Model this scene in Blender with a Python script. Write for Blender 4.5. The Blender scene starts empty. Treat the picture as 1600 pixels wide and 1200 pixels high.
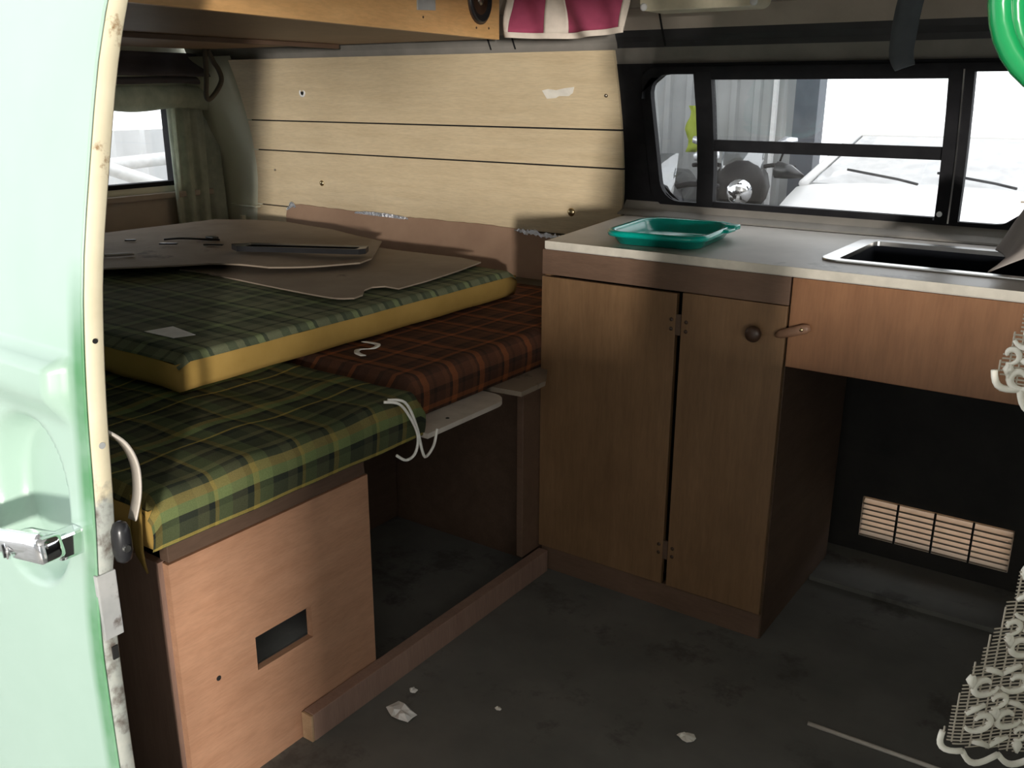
import bpy, bmesh, math, random
from mathutils import Vector, Matrix
random.seed(7)
scene = bpy.context.scene
COL = scene.collection
PI = math.pi

# ------------------------------------------------------------------ camera, world, light, exposure
cam_data = bpy.data.cameras.new('camera')
cam_data.sensor_fit = 'HORIZONTAL'; cam_data.sensor_width = 36.0
cam_data.lens = 1450 * 36 / 1600
cam_data.clip_start = 0.02
cam = bpy.data.objects.new('camera', cam_data); COL.objects.link(cam)
cam.location = (0, 0, 1.12)
cam.rotation_euler = (Matrix.Rotation(math.radians(35), 3, 'Z') @ Matrix.Rotation(math.radians(90 - 17.4), 3, 'X')
                      @ Matrix.Rotation(math.radians(0.2), 3, 'Z')).to_euler()
scene.camera = cam

world = bpy.data.worlds.new('overcast_sky'); scene.world = world; world.use_nodes = True
wn = world.node_tree.nodes
wn['Background'].inputs['Color'].default_value = (0.93, 0.97, 1.0, 1)
wn['Background'].inputs['Strength'].default_value = 2.7

def area(name, loc, target, sx, sy, power, color):
    d = bpy.data.lights.new(name, 'AREA'); d.shape = 'RECTANGLE'; d.size = sx; d.size_y = sy
    d.energy = power; d.color = color
    o = bpy.data.objects.new(name, d); COL.objects.link(o); o.location = loc
    o.rotation_euler = (Vector(target) - Vector(loc)).to_track_quat('-Z', 'Y').to_euler()
    return o
# daylight that comes in low through the open shed door behind the photographer
area('shed_doorway_daylight', (3.9, -4.2, 1.15), (-1.1, 1.17, 0.95), 0.24, 0.4, 620, (1.0, 0.94, 0.86))

vs = scene.view_settings
vs.view_transform = 'Standard'; vs.look = 'None'; vs.gamma = 1.0; vs.use_curve_mapping = False
vs.exposure = 0.0

# ------------------------------------------------------------------ materials
MATS = {}
def base_mat(name):
    m = bpy.data.materials.new(name); m.use_nodes = True
    nt = m.node_tree; b = nt.nodes['Principled BSDF']
    MATS[name] = m
    return m, nt, b
def nd(nt, t, **k):
    n = nt.nodes.new(t)
    for a, v in k.items(): setattr(n, a, v)
    return n
def coords(nt, scale=(1, 1, 1), rot=(0, 0, 0), uv=False):
    tc = nd(nt, 'ShaderNodeTexCoord'); mp = nd(nt, 'ShaderNodeMapping')
    mp.inputs['Scale'].default_value = scale; mp.inputs['Rotation'].default_value = rot
    nt.links.new(tc.outputs['UV' if uv else 'Object'], mp.inputs['Vector'])
    return mp.outputs['Vector']
def noise(nt, vec, scale, detail=4, rough=0.6):
    n = nd(nt, 'ShaderNodeTexNoise'); n.inputs['Scale'].default_value = scale
    n.inputs['Detail'].default_value = detail; n.inputs['Roughness'].default_value = rough
    nt.links.new(vec, n.inputs['Vector']); return n.outputs['Fac']
def ramp(nt, fac, stops, interp='LINEAR'):
    r = nd(nt, 'ShaderNodeValToRGB'); cr = r.color_ramp; cr.interpolation = interp
    while len(cr.elements) < len(stops): cr.elements.new(0.5)
    for e, (p, c) in zip(cr.elements, stops):
        e.position = p; e.color = (*c, 1)
    nt.links.new(fac, r.inputs['Fac']); return r.outputs['Color']
def mix(nt, fac, a, b, blend='MIX'):
    m = nd(nt, 'ShaderNodeMix', data_type='RGBA', blend_type=blend)
    for s, v in ((0, fac), (6, a), (7, b)):
        if hasattr(v, 'links') or hasattr(v, 'is_linked'): nt.links.new(v, m.inputs[s])
        elif isinstance(v, tuple): m.inputs[s].default_value = (*v, 1)
        else: m.inputs[s].default_value = v
    return m.outputs[2]
def bump(nt, b, h, strength=0.2, dist=0.002):
    n = nd(nt, 'ShaderNodeBump'); n.inputs['Strength'].default_value = strength
    n.inputs['Distance'].default_value = dist
    nt.links.new(h, n.inputs['Height']); nt.links.new(n.outputs['Normal'], b.inputs['Normal'])

def mottled(name, c1, c2, scale=8, rough=0.6, metallic=0.0, bumps=0.05, spec=0.5, dirt=None):
    m, nt, b = base_mat(name)
    v = coords(nt)
    col = ramp(nt, noise(nt, v, scale), [(0.3, c1), (0.7, c2)])
    if dirt:
        f = ramp(nt, noise(nt, v, dirt[1], 6, 0.7), [(dirt[2], (0, 0, 0)), (min(1, dirt[2] + 0.08), (1, 1, 1))])
        col = mix(nt, f, col, dirt[0])
    nt.links.new(col, b.inputs['Base Color'])
    b.inputs['Roughness'].default_value = rough; b.inputs['Metallic'].default_value = metallic
    b.inputs['Specular IOR Level'].default_value = spec
    if bumps: bump(nt, b, noise(nt, v, scale * 12), bumps)
    return m
def wood(name, c1, c2, grain=(1, 12, 12), scale=6, rough=0.55, blotch=0.5, spec=0.4):
    m, nt, b = base_mat(name)
    v = coords(nt, grain); v2 = coords(nt)
    g = noise(nt, v, scale, 6, 0.65)
    col = ramp(nt, g, [(0.25, c1), (0.75, c2)])
    bl = ramp(nt, noise(nt, v2, 5, 3), [(0.3, (1 - blotch * 0.6,) * 3), (0.7, (1, 1, 1))])
    col = mix(nt, 1.0, col, bl, 'MULTIPLY')
    fine = ramp(nt, noise(nt, coords(nt, tuple(s * 2.5 for s in grain)), scale * 3, 3), [(0.35, (0.82,) * 3), (0.6, (1, 1, 1))])
    col = mix(nt, 0.6, col, fine, 'MULTIPLY')
    nt.links.new(col, b.inputs['Base Color'])
    b.inputs['Roughness'].default_value = rough; b.inputs['Specular IOR Level'].default_value = spec
    bump(nt, b, g, 0.08)
    return m
def plaid(name, su, sv, pu, pv, mixf=0.5, rough=0.95):
    """woven check: warp stripes along u, weft stripes along v (UVs are metres on the cloth)"""
    m, nt, b = base_mat(name)
    tc = nd(nt, 'ShaderNodeTexCoord'); sp = nd(nt, 'ShaderNodeSeparateXYZ')
    nt.links.new(tc.outputs['UV'], sp.inputs[0])
    cols = []
    for out, per, st in ((sp.outputs[0], pu, su), (sp.outputs[1], pv, sv)):
        d = nd(nt, 'ShaderNodeMath', operation='DIVIDE'); nt.links.new(out, d.inputs[0]); d.inputs[1].default_value = per
        f = nd(nt, 'ShaderNodeMath', operation='FRACT'); nt.links.new(d.outputs[0], f.inputs[0])
        cols.append(ramp(nt, f.outputs[0], st, 'CONSTANT'))
    col = mix(nt, mixf, cols[0], cols[1])
    v = coords(nt)
    fade = ramp(nt, noise(nt, v, 4, 3), [(0.3, (0.75,) * 3), (0.7, (1.1,) * 3)])
    col = mix(nt, 1.0, col, fade, 'MULTIPLY')
    weave = noise(nt, v, 700, 2)
    col = mix(nt, 0.5, col, ramp(nt, weave, [(0.35, (0.7,) * 3), (0.65, (1.2,) * 3)]), 'MULTIPLY')
    nt.links.new(col, b.inputs['Base Color'])
    b.inputs['Roughness'].default_value = rough; b.inputs['Specular IOR Level'].default_value = 0.1
    bump(nt, b, weave, 0.3, 0.001)
    return m
def plain(name, c, rough=0.5, metallic=0.0, spec=0.5):
    m, nt, b = base_mat(name)
    v = coords(nt)
    nt.links.new(ramp(nt, noise(nt, v, 30), [(0.3, tuple(x * 0.88 for x in c)), (0.7, tuple(min(1, x * 1.08) for x in c))]), b.inputs['Base Color'])
    b.inputs['Roughness'].default_value = rough; b.inputs['Metallic'].default_value = metallic
    b.inputs['Specular IOR Level'].default_value = spec
    return m
def glass(name, tint=(1, 1, 1), refl=0.06, dust=(0.005, 0.04), dcol=(0.6, 0.58, 0.55)):
    m = bpy.data.materials.new(name); m.use_nodes = True; MATS[name] = m
    nt = m.node_tree; nt.nodes.remove(nt.nodes['Principled BSDF'])
    t = nd(nt, 'ShaderNodeBsdfTransparent'); t.inputs[0].default_value = (*tint, 1)
    g = nd(nt, 'ShaderNodeBsdfGlossy'); g.inputs['Roughness'].default_value = 0.04
    mx = nd(nt, 'ShaderNodeMixShader'); mx.inputs[0].default_value = refl
    # a film of dust on the pane
    df = nd(nt, 'ShaderNodeBsdfDiffuse'); df.inputs[0].default_value = (*dcol, 1)
    mx2 = nd(nt, 'ShaderNodeMixShader')
    v = coords(nt)
    r = ramp(nt, noise(nt, v, 9, 6), [(0.35, (dust[0],) * 3), (0.8, (dust[1],) * 3)])
    nt.links.new(r, mx2.inputs[0])
    nt.links.new(t.outputs[0], mx.inputs[1]); nt.links.new(g.outputs[0], mx.inputs[2])
    nt.links.new(mx.outputs[0], mx2.inputs[1]); nt.links.new(df.outputs[0], mx2.inputs[2])
    nt.links.new(mx2.outputs[0], nt.nodes['Material Output'].inputs[0])
    return m
def thin_cloth(name, c, c2, trans=0.4, scale=20):
    m, nt, b = base_mat(name)
    v = coords(nt)
    col = ramp(nt, noise(nt, v, scale), [(0.3, c), (0.7, c2)])
    nt.links.new(col, b.inputs['Base Color']); b.inputs['Roughness'].default_value = 0.9
    b.inputs['Specular IOR Level'].default_value = 0.1
    tr = nd(nt, 'ShaderNodeBsdfTranslucent'); nt.links.new(col, tr.inputs[0])
    mx = nd(nt, 'ShaderNodeMixShader'); mx.inputs[0].default_value = trans
    nt.links.new(b.outputs[0], mx.inputs[1]); nt.links.new(tr.outputs[0], mx.inputs[2])
    nt.links.new(mx.outputs[0], nt.nodes['Material Output'].inputs[0])
    return m

mottled('floor_vinyl', (0.12, 0.116, 0.106), (0.17, 0.162, 0.146), 5, 0.85, bumps=0.1, spec=0.15, dirt=((0.095, 0.088, 0.080), 4, 0.55))
wood('plank_laminate', (0.66, 0.52, 0.33), (0.78, 0.64, 0.43), (1.2, 14, 14), 4, 0.42, 0.15)
mottled('cream_metal', (0.66, 0.66, 0.52), (0.74, 0.73, 0.59), 6, 0.45, bumps=0)
mottled('grey_headlining', (0.20, 0.19, 0.17), (0.27, 0.25, 0.225), 9, 0.85, spec=0.2)
mottled('beige_headlining', (0.36, 0.31, 0.26), (0.44, 0.38, 0.32), 7, 0.8, spec=0.2)
mottled('dark_metal', (0.022, 0.022, 0.024), (0.035, 0.035, 0.037), 12, 0.55)
mottled('black_rubber', (0.010, 0.010, 0.012), (0.016, 0.016, 0.018), 30, 0.7, spec=0.15)
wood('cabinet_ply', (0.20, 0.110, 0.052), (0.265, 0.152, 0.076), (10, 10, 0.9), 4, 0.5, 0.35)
wood('rail_laminate', (0.15, 0.09, 0.06), (0.19, 0.115, 0.078), (1.5, 10, 10), 5, 0.5, 0.3)
wood('sink_panel_ply', (0.25, 0.115, 0.055), (0.32, 0.155, 0.075), (10, 10, 1.0), 3, 0.45, 0.35)
wood('box_ply', (0.44, 0.225, 0.13), (0.56, 0.31, 0.19), (8, 1.3, 9), 4, 0.6, 0.35)
wood('box_side_ply', (0.30, 0.18, 0.135), (0.38, 0.24, 0.18), (9, 9, 1), 4, 0.7, 0.3)
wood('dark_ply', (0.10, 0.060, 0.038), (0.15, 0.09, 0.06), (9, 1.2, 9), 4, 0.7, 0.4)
wood('raw_pine', (0.42, 0.27, 0.15), (0.55, 0.37, 0.22), (10, 1.2, 10), 5, 0.7, 0.3)
wood('overhead_ply', (0.74, 0.41, 0.16), (0.86, 0.52, 0.23), (8, 1.0, 8), 3, 0.4, 0.2)
mottled('worktop_laminate', (0.40, 0.37, 0.33), (0.52, 0.48, 0.43), 6, 0.4, dirt=((0.24, 0.21, 0.18), 5, 0.6))
plain('worktop_edge', (0.62, 0.58, 0.50), 0.6)
mottled('steel', (0.55, 0.55, 0.55), (0.68, 0.67, 0.65), 20, 0.28, 1.0, bumps=0.03)
plain('sink_bowl_dark', (0.007, 0.008, 0.011), 0.9, 0, 0.1)
mottled('hardboard', (0.21, 0.165, 0.125), (0.29, 0.235, 0.18), 5, 0.75, spec=0.2, dirt=((0.14, 0.11, 0.085), 5, 0.62))
mottled('torn_hardboard', (0.30, 0.19, 0.13), (0.38, 0.25, 0.17), 7, 0.75, spec=0.2)
mottled('foil', (0.75, 0.75, 0.78), (0.9, 0.9, 0.92), 40, 0.25, 1.0, bumps=0.8)
mottled('yellow_cloth', (0.29, 0.185, 0.05), (0.37, 0.24, 0.072), 7, 0.95, spec=0.1, bumps=0.2)
GD, GO, GY, GG, GK = (0.048, 0.055, 0.032), (0.110, 0.108, 0.055), (0.34, 0.26, 0.065), (0.15, 0.19, 0.075), (0.020, 0.024, 0.020)
plaid('green_plaid',
      [(0, GG), (.16, GD), (.34, GO), (.46, GK), (.52, GY), (.56, GG), (.70, GO), (.86, GK), (.93, GY)],
      [(0, GD), (.14, GO), (.20, GK), (.24, GD), (.31, (0.22, 0.175, 0.06)), (.38, GG), (.47, GK), (.53, GD), (.66, GY), (.69, GK), (.76, GD), (.88, GO), (.94, GK)], 0.17, 0.19, 0.72)
PO, PD, PG, PK = (0.17, 0.175, 0.105), (0.085, 0.10, 0.06), (0.21, 0.25, 0.12), (0.035, 0.045, 0.032)
plaid('green_plaid_small',
      [(0, PO), (.2, PD), (.36, PO), (.5, PK), (.58, PD), (.74, PG), (.86, PK), (.93, PO)],
      [(0, PD), (.2, PO), (.38, PK), (.44, PO), (.62, PD), (.8, PG), (.92, PK)], 0.13, 0.15, 0.45)
OA, OB, OC, OD = (0.30, 0.10, 0.038), (0.085, 0.042, 0.028), (0.14, 0.06, 0.034), (0.04, 0.027, 0.022)
plaid('orange_plaid', [(0, OB), (.3, OC), (.45, OD), (.55, OA), (.75, OB), (.9, OD)],
      [(0, OB), (.25, OC), (.5, OD), (.6, OB), (.8, OA), (.9, OD)], 0.09, 0.105)
plain('white_cord', (0.75, 0.73, 0.68), 0.7)
plain('white_board', (0.55, 0.50, 0.44), 0.5)
plain('paper', (0.78, 0.76, 0.73), 0.9)
plain('old_paper', (0.80, 0.76, 0.68), 0.9)
plain('chrome', (0.85, 0.85, 0.87), 0.07, 1.0)
plain('brass', (0.60, 0.48, 0.28), 0.3, 1.0)
plain('screw_metal', (0.35, 0.32, 0.28), 0.35, 1.0)
plain('black_plastic', (0.018, 0.018, 0.020), 0.3)
plain('dark_gap', (0.008, 0.008, 0.008), 0.9)
plain('wood_knob', (0.055, 0.028, 0.017), 0.4)
plain('turn_button', (0.24, 0.13, 0.08), 0.5)
plain('teal_plastic', (0.0, 0.33, 0.27), 0.22)
mottled('door_green', (0.30, 0.54, 0.42), (0.36, 0.58, 0.46), 2.5, 0.22, bumps=0, dirt=((0.15, 0.40, 0.19), 2.2, 0.72))
plain('door_green_deep', (0.14, 0.40, 0.18), 0.4)
m, nt, b = base_mat('door_edge_cream')
v = coords(nt); sp = nd(nt, 'ShaderNodeSeparateXYZ'); nt.links.new(v, sp.inputs[0])
col = ramp(nt, noise(nt, v, 14), [(0.3, (0.64, 0.57, 0.40)), (0.7, (0.74, 0.67, 0.49))])
col = mix(nt, ramp(nt, noise(nt, v, 9, 6, 0.7), [(0.66, (0, 0, 0)), (0.72, (1, 1, 1))]), col, (0.27, 0.16, 0.07))
zm = nd(nt, 'ShaderNodeMath', operation='MULTIPLY_ADD'); nt.links.new(noise(nt, v, 22, 5), zm.inputs[0]); zm.inputs[1].default_value = 0.12; nt.links.new(sp.outputs[2], zm.inputs[2])
low = nd(nt, 'ShaderNodeMapRange'); nt.links.new(zm.outputs[0], low.inputs[0]); low.inputs[1].default_value = 0.745; low.inputs[2].default_value = 0.725
col = mix(nt, low.outputs[0], col, ramp(nt, noise(nt, v, 30, 5), [(0.35, (0.12, 0.10, 0.085)), (0.5, (0.36, 0.38, 0.35)), (0.75, (0.48, 0.48, 0.42))]))
nt.links.new(col, b.inputs['Base Color']); b.inputs['Roughness'].default_value = 0.5
mottled('grey_paint', (0.32, 0.33, 0.33), (0.45, 0.45, 0.44), 16, 0.55, dirt=((0.12, 0.10, 0.09), 14, 0.62))
plain('magenta_cloth', (0.33, 0.06, 0.115), 0.85, 0, 0.2)
plain('white_tape', (0.66, 0.58, 0.50), 0.85)
plain('cream_plastic', (0.72, 0.66, 0.50), 0.35)
plain('blue_grey_strap', (0.10, 0.115, 0.13), 0.8)
plain('dark_strap', (0.085, 0.075, 0.06), 0.8)
plain('navy_cloth', (0.11, 0.10, 0.115), 0.9)
thin_cloth('curtain_cloth', (0.58, 0.63, 0.54), (0.80, 0.83, 0.73), 0.50, 25)
thin_cloth('lace_cloth', (0.84, 0.80, 0.70), (0.92, 0.88, 0.79), 0.2, 60)
thin_cloth('lace_net', (0.46, 0.41, 0.33), (0.54, 0.48, 0.40), 0.2, 60)
thin_cloth('grey_cloth', (0.40, 0.36, 0.34), (0.50, 0.45, 0.42), 0.2, 10)
thin_cloth('louvre_plastic', (0.86, 0.76, 0.66), (0.92, 0.82, 0.72), 0.85, 30)
thin_cloth('lime_cloth', (0.45, 0.55, 0.08), (0.60, 0.68, 0.15), 0.3, 10)
glass('window_glass'); glass('car_glass', (0.55, 0.58, 0.6), 0.25); glass('dusty_glass', (0.75, 0.76, 0.78), 0.10, (0.45, 0.70), (0.82, 0.81, 0.80))
m, nt, b = base_mat('hose_green')
b.inputs['Base Color'].default_value = (0.012, 0.30, 0.09, 1); b.inputs['Roughness'].default_value = 0.2
b.inputs['Transmission Weight'].default_value = 0.15
mottled('car_white', (0.74, 0.73, 0.72), (0.80, 0.79, 0.78), 3, 0.3)
plain('car_black', (0.012, 0.012, 0.014), 0.12)
plain('tyre', (0.02, 0.02, 0.02), 0.85)
plain('bike_dark', (0.012, 0.012, 0.014), 0.5, 0, 0.06)
plain('bike_silver', (0.62, 0.63, 0.66), 0.25, 0.6)
mottled('corrugated_grey', (0.36, 0.37, 0.37), (0.42, 0.43, 0.43), 3, 0.5)
mottled('corrugated_white', (0.84, 0.85, 0.86), (0.88, 0.89, 0.90), 3, 0.5)
mottled('column_paint', (0.06, 0.068, 0.085), (0.085, 0.095, 0.115), 8, 0.6)
plain('white_paint', (0.8, 0.8, 0.8), 0.5)
mottled('concrete', (0.30, 0.29, 0.27), (0.40, 0.39, 0.37), 3, 0.9)
mottled('van_outer', (0.30, 0.46, 0.37), (0.36, 0.50, 0.42), 2.5, 0.35, bumps=0)
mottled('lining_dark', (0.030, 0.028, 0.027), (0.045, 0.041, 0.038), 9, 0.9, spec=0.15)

# ------------------------------------------------------------------ builders
def link(name, mesh, mat, parent=None, smooth=False):
    if isinstance(mesh, bmesh.types.BMesh):
        bm = mesh; mesh = bpy.data.meshes.new(name); bmesh.ops.recalc_face_normals(bm, faces=bm.faces[:])
        bm.to_mesh(mesh); bm.free()
    o = bpy.data.objects.new(name, mesh); COL.objects.link(o)
    if mat: mesh.materials.append(MATS[mat])
    if smooth:
        for p in mesh.polygons: p.use_smooth = True
    if parent: attach(o, parent)
    return o
def attach(o, parent):
    o.parent = parent
    loc = Vector((0, 0, 0)); p = parent
    if parent.get('_root'): loc = Vector(parent['_root'])
    o.matrix_parent_inverse = Matrix.Translation(-loc)
def tag(o, label, cat, group=None):
    o['label'] = label; o['category'] = cat
    if group: o['group'] = group
    return o
def thing(name, loc, label, cat, group=None):
    o = bpy.data.objects.new(name, None); COL.objects.link(o); o.location = loc; o['_root'] = list(loc)
    o.empty_display_size = 0.05
    return tag(o, label, cat, group)
def struct(o, label=None):
    o['kind'] = 'structure'
    if label: o['label'] = label
    return o
def bevel(bm, w, seg=2):
    if w > 0:
        bmesh.ops.bevel(bm, geom=bm.edges[:], offset=w, segments=seg, profile=0.6, affect='EDGES', clamp_overlap=True)
def bm_box(bm, lo, hi):
    vs_ = [bm.verts.new((x, y, z)) for x in (lo[0], hi[0]) for y in (lo[1], hi[1]) for z in (lo[2], hi[2])]
    for f in ((0, 1, 3, 2), (4, 6, 7, 5), (0, 4, 5, 1), (2, 3, 7, 6), (0, 2, 6, 4), (1, 5, 7, 3)):
        bm.faces.new([vs_[i] for i in f])
def box(name, lo, hi, mat, parent=None, bev=0.002, smooth=False):
    bm = bmesh.new(); bm_box(bm, lo, hi); bevel(bm, bev)
    return link(name, bm, mat, parent, smooth)
def prism_bm(poly, axis, a, b):
    """poly: 2D outline; extruded along axis ('x': poly is (y,z); 'y': (x,z); 'z': (x,y))"""
    bm = bmesh.new()
    def pt(p, t):
        return {'x': (t, p[0], p[1]), 'y': (p[0], t, p[1]), 'z': (p[0], p[1], t)}[axis]
    A = [bm.verts.new(pt(p, a)) for p in poly]; B = [bm.verts.new(pt(p, b)) for p in poly]
    n = len(poly)
    bm.faces.new(A); bm.faces.new(B)
    for i in range(n): bm.faces.new((A[i], A[(i + 1) % n], B[(i + 1) % n], B[i]))
    return bm
def prism(name, poly, axis, a, b, mat, parent=None, bev=0, smooth=False):
    bm = prism_bm(poly, axis, a, b)
    bmesh.ops.triangulate(bm, faces=[f for f in bm.faces if len(f.verts) > 4]) if bev == 0 else None
    bevel(bm, bev)
    return link(name, bm, mat, parent, smooth)
def tube_bm(bm, pts, r, seg=8, closed=False, caps=True):
    pts = [Vector(p) for p in pts]; n = len(pts); rings = []
    rr = r if isinstance(r, (list, tuple)) else [r] * n
    up = None
    for i, p in enumerate(pts):
        a = pts[(i - 1) % n] if (i > 0 or closed) else p
        c = pts[(i + 1) % n] if (i < n - 1 or closed) else p
        t = (c - a)
        t = t.normalized() if t.length > 1e-9 else Vector((0, 0, 1))
        if up is None:
            up = Vector((0, 0, 1)) if abs(t.z) < 0.9 else Vector((1, 0, 0))
        s = t.cross(up)
        if s.length < 1e-6: s = t.cross(Vector((0.3, 0.9, 0.1)))
        s.normalize(); up = s.cross(t).normalized()
        rings.append([bm.verts.new(p + (s * math.cos(k * 2 * PI / seg) + up * math.sin(k * 2 * PI / seg)) * rr[i]) for k in range(seg)])
    for i in range(n if closed else n - 1):
        A, B = rings[i], rings[(i + 1) % n]
        for k in range(seg): bm.faces.new((A[k], A[(k + 1) % seg], B[(k + 1) % seg], B[k]))
    if caps and not closed:
        bm.faces.new(rings[0]); bm.faces.new(rings[-1])
def tube(name, pts, r, mat, parent=None, seg=8, closed=False):
    bm = bmesh.new(); tube_bm(bm, pts, r, seg, closed)
    return link(name, bm, mat, parent, True)
def spline(pts, n=8):
    P = [Vector(p) for p in pts]; out = []
    for i in range(len(P) - 1):
        p0, p1, p2, p3 = P[max(0, i - 1)], P[i], P[i + 1], P[min(len(P) - 1, i + 2)]
        for k in range(n):
            t = k / n
            out.append(0.5 * ((2 * p1) + (p2 - p0) * t + (2 * p0 - 5 * p1 + 4 * p2 - p3) * t * t + (3 * p1 - p0 - 3 * p2 + p3) * t ** 3))
    out.append(P[-1]); return out
def cyl_bm(bm, c, axis, r, h, seg=20, r2=None):
    c = Vector(c); a = Vector(axis).normalized()
    tube_bm(bm, [c, c + a * h], [r, r if r2 is None else r2], seg)
def cyl(name, c, axis, r, h, mat, parent=None, seg=20, r2=None, smooth=False):
    bm = bmesh.new(); cyl_bm(bm, c, axis, r, h, seg, r2); return link(name, bm, mat, parent, smooth)
def lathe(name, c, axis, prof, mat, parent=None, seg=20):
    """prof: (radius, distance along axis)"""
    c = Vector(c); a = Vector(axis).normalized()
    s = a.orthogonal().normalized(); u = a.cross(s)
    bm = bmesh.new(); rings = []
    for r, h in prof:
        rings.append([bm.verts.new(c + a * h + (s * math.cos(k * 2 * PI / seg) + u * math.sin(k * 2 * PI / seg)) * max(r, 1e-4)) for k in range(seg)])
    for A, B in zip(rings, rings[1:]):
        for k in range(seg): bm.faces.new((A[k], A[(k + 1) % seg], B[(k + 1) % seg], B[k]))
    bm.faces.new(rings[0]); bm.faces.new(rings[-1])
    return link(name, bm, mat, parent, True)
def sheet_bm(grid, thick=None, uvs=None):
    """grid[i][j] of points -> surface; thick = offset vector for a second skin"""
    bm = bmesh.new(); ni, nj = len(grid), len(grid[0])
    A = [[bm.verts.new(p) for p in row] for row in grid]
    uvl = bm.loops.layers.uv.new('UVMap') if uvs else None
    def face(vs_, ids):
        f = bm.faces.new(vs_)
        if uvl:
            for l, (i, j) in zip(f.loops, ids): l[uvl].uv = uvs[i][j]
        return f
    for i in range(ni - 1):
        for j in range(nj - 1):
            face((A[i][j], A[i + 1][j], A[i + 1][j + 1], A[i][j + 1]), ((i, j), (i + 1, j), (i + 1, j + 1), (i, j + 1)))
    if thick is not None:
        t = Vector(thick)
        B = [[bm.verts.new(Vector(p) + t) for p in row] for row in grid]
        for i in range(ni - 1):
            for j in range(nj - 1):
                face((B[i][j], B[i][j + 1], B[i + 1][j + 1], B[i + 1][j]), ((i, j), (i, j + 1), (i + 1, j + 1), (i + 1, j)))
        for i in range(ni - 1):
            face((A[i][0], B[i][0], B[i + 1][0], A[i + 1][0]), ((i, 0), (i, 0), (i + 1, 0), (i + 1, 0)))
            face((A[i][-1], A[i + 1][-1], B[i + 1][-1], B[i][-1]), ((i, nj - 1), (i + 1, nj - 1), (i + 1, nj - 1), (i, nj - 1)))
        for j in range(nj - 1):
            face((A[0][j], A[0][j + 1], B[0][j + 1], B[0][j]), ((0, j), (0, j + 1), (0, j + 1), (0, j)))
            face((A[-1][j], B[-1][j], B[-1][j + 1], A[-1][j + 1]), ((ni - 1, j), (ni - 1, j), (ni - 1, j + 1), (ni - 1, j + 1)))
    return bm
def sheet(name, grid, mat, parent=None, thick=None, uvs=None, smooth=True):
    return link(name, sheet_bm(grid, thick, uvs), mat, parent, smooth)
def lerp(a, b, t): return a + (b - a) * t
def interp(tab, x):
    if x <= tab[0][0]: return tab[0][1]
    for (a, va), (b, vb) in zip(tab, tab[1:]):
        if x <= b: return lerp(va, vb, (x - a) / (b - a))
    return tab[-1][1]
def arc(cx, cy, r, a0, a1, n=6):
    return [(cx + r * math.cos(math.radians(lerp(a0, a1, k / n))), cy + r * math.sin(math.radians(lerp(a0, a1, k / n)))) for k in range(n + 1)]
def rrect(x0, y0, x1, y1, r, n=5, corners=(1, 1, 1, 1)):
    """rounded rectangle, corners: bl, br, tr, tl"""
    out = []
    for on, cx, cy, a, px, py in ((corners[0], x0 + r, y0 + r, 180, x0, y0), (corners[1], x1 - r, y0 + r, 270, x1, y0),
                                  (corners[2], x1 - r, y1 - r, 0, x1, y1), (corners[3], x0 + r, y1 - r, 90, x0, y1)):
        out += arc(cx, cy, r, a, a + 90, n) if on else [(px, py)]
    return out

# far side wall leans in towards the roof (barrel-shaped van side)
def wall_y(z): return 2.275 - 0.55 * max(0.0, z - 0.8) ** 1.6

# ------------------------------------------------------------------ the setting: van shell
struct(box('floor', (-2.98, 0.60, -0.05), (1.9, 2.32, 0.0), 'floor_vinyl', bev=0))
struct(box('ground', (-9, -9, -0.55), (9, 14, -0.45), 'concrete', bev=0))

# far wall: lower skin, filler round the window, planks above the bed
WX0, WX1, WZ0, WZ1 = -1.122, -0.235, 0.846, 1.170       # window opening
wall_back = bpy.data.objects.new('wall_back', None); COL.objects.link(wall_back); struct(wall_back)
def wall_strip(name, x0, x1, z0, z1, mat, off=0.0, th=0.02, n=6, parent=None, sx0=0.0, sx1=0.0):
    g = []
    for i in range(2):
        row = []
        for k in range(n + 1):
            z = lerp(z0, z1, k / n)
            x = (x0 + sx0 * (z - 0.8)) if i == 0 else (x1 + sx1 * (z - 0.8))
            row.append((x, wall_y(z) - off, z))
        g.append(row)
    return sheet(name, g, mat, parent, thick=(0, th, 0), smooth=False)
VX0, VX1, VZ0, VZ1 = -0.506, -0.164, 0.047, 0.152       # vent opening
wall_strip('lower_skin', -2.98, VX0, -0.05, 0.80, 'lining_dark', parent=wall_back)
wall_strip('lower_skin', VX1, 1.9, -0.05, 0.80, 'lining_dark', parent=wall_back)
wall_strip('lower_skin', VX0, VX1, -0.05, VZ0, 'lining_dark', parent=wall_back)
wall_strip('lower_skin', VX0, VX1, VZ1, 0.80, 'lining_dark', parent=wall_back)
wall_strip('upper_skin', -2.98, -1.23, 0.80, 1.219, 'dark_gap', parent=wall_back, off=-0.004)
wall_strip('window_surround', -1.23, WX0, 0.80, 1.19, 'black_rubber', parent=wall_back, off=0.002)
wall_strip('window_surround', WX1, 0.30, 0.80, 1.19, 'black_rubber', parent=wall_back, off=0.002)
wall_strip('window_surround', WX0, WX1, 0.80, WZ0, 'black_rubber', parent=wall_back, off=0.002)
wall_strip('window_surround', WX0, WX1, WZ1, 1.19, 'black_rubber', parent=wall_back, off=0.002)
# planks: grooved cream laminate boards, with gaps between them
ZS = [(0.560, 0.732), (0.7365, 0.9255), (0.930, 1.0265), (1.031, 1.222)]
planks = []
for z0, z1 in ZS:
    planks.append(wall_strip('plank', -2.705, -1.222, z0, z1, 'plank_laminate', off=0.012, th=0.012, parent=wall_back, sx0=0.15, sx1=0.08))
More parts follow.
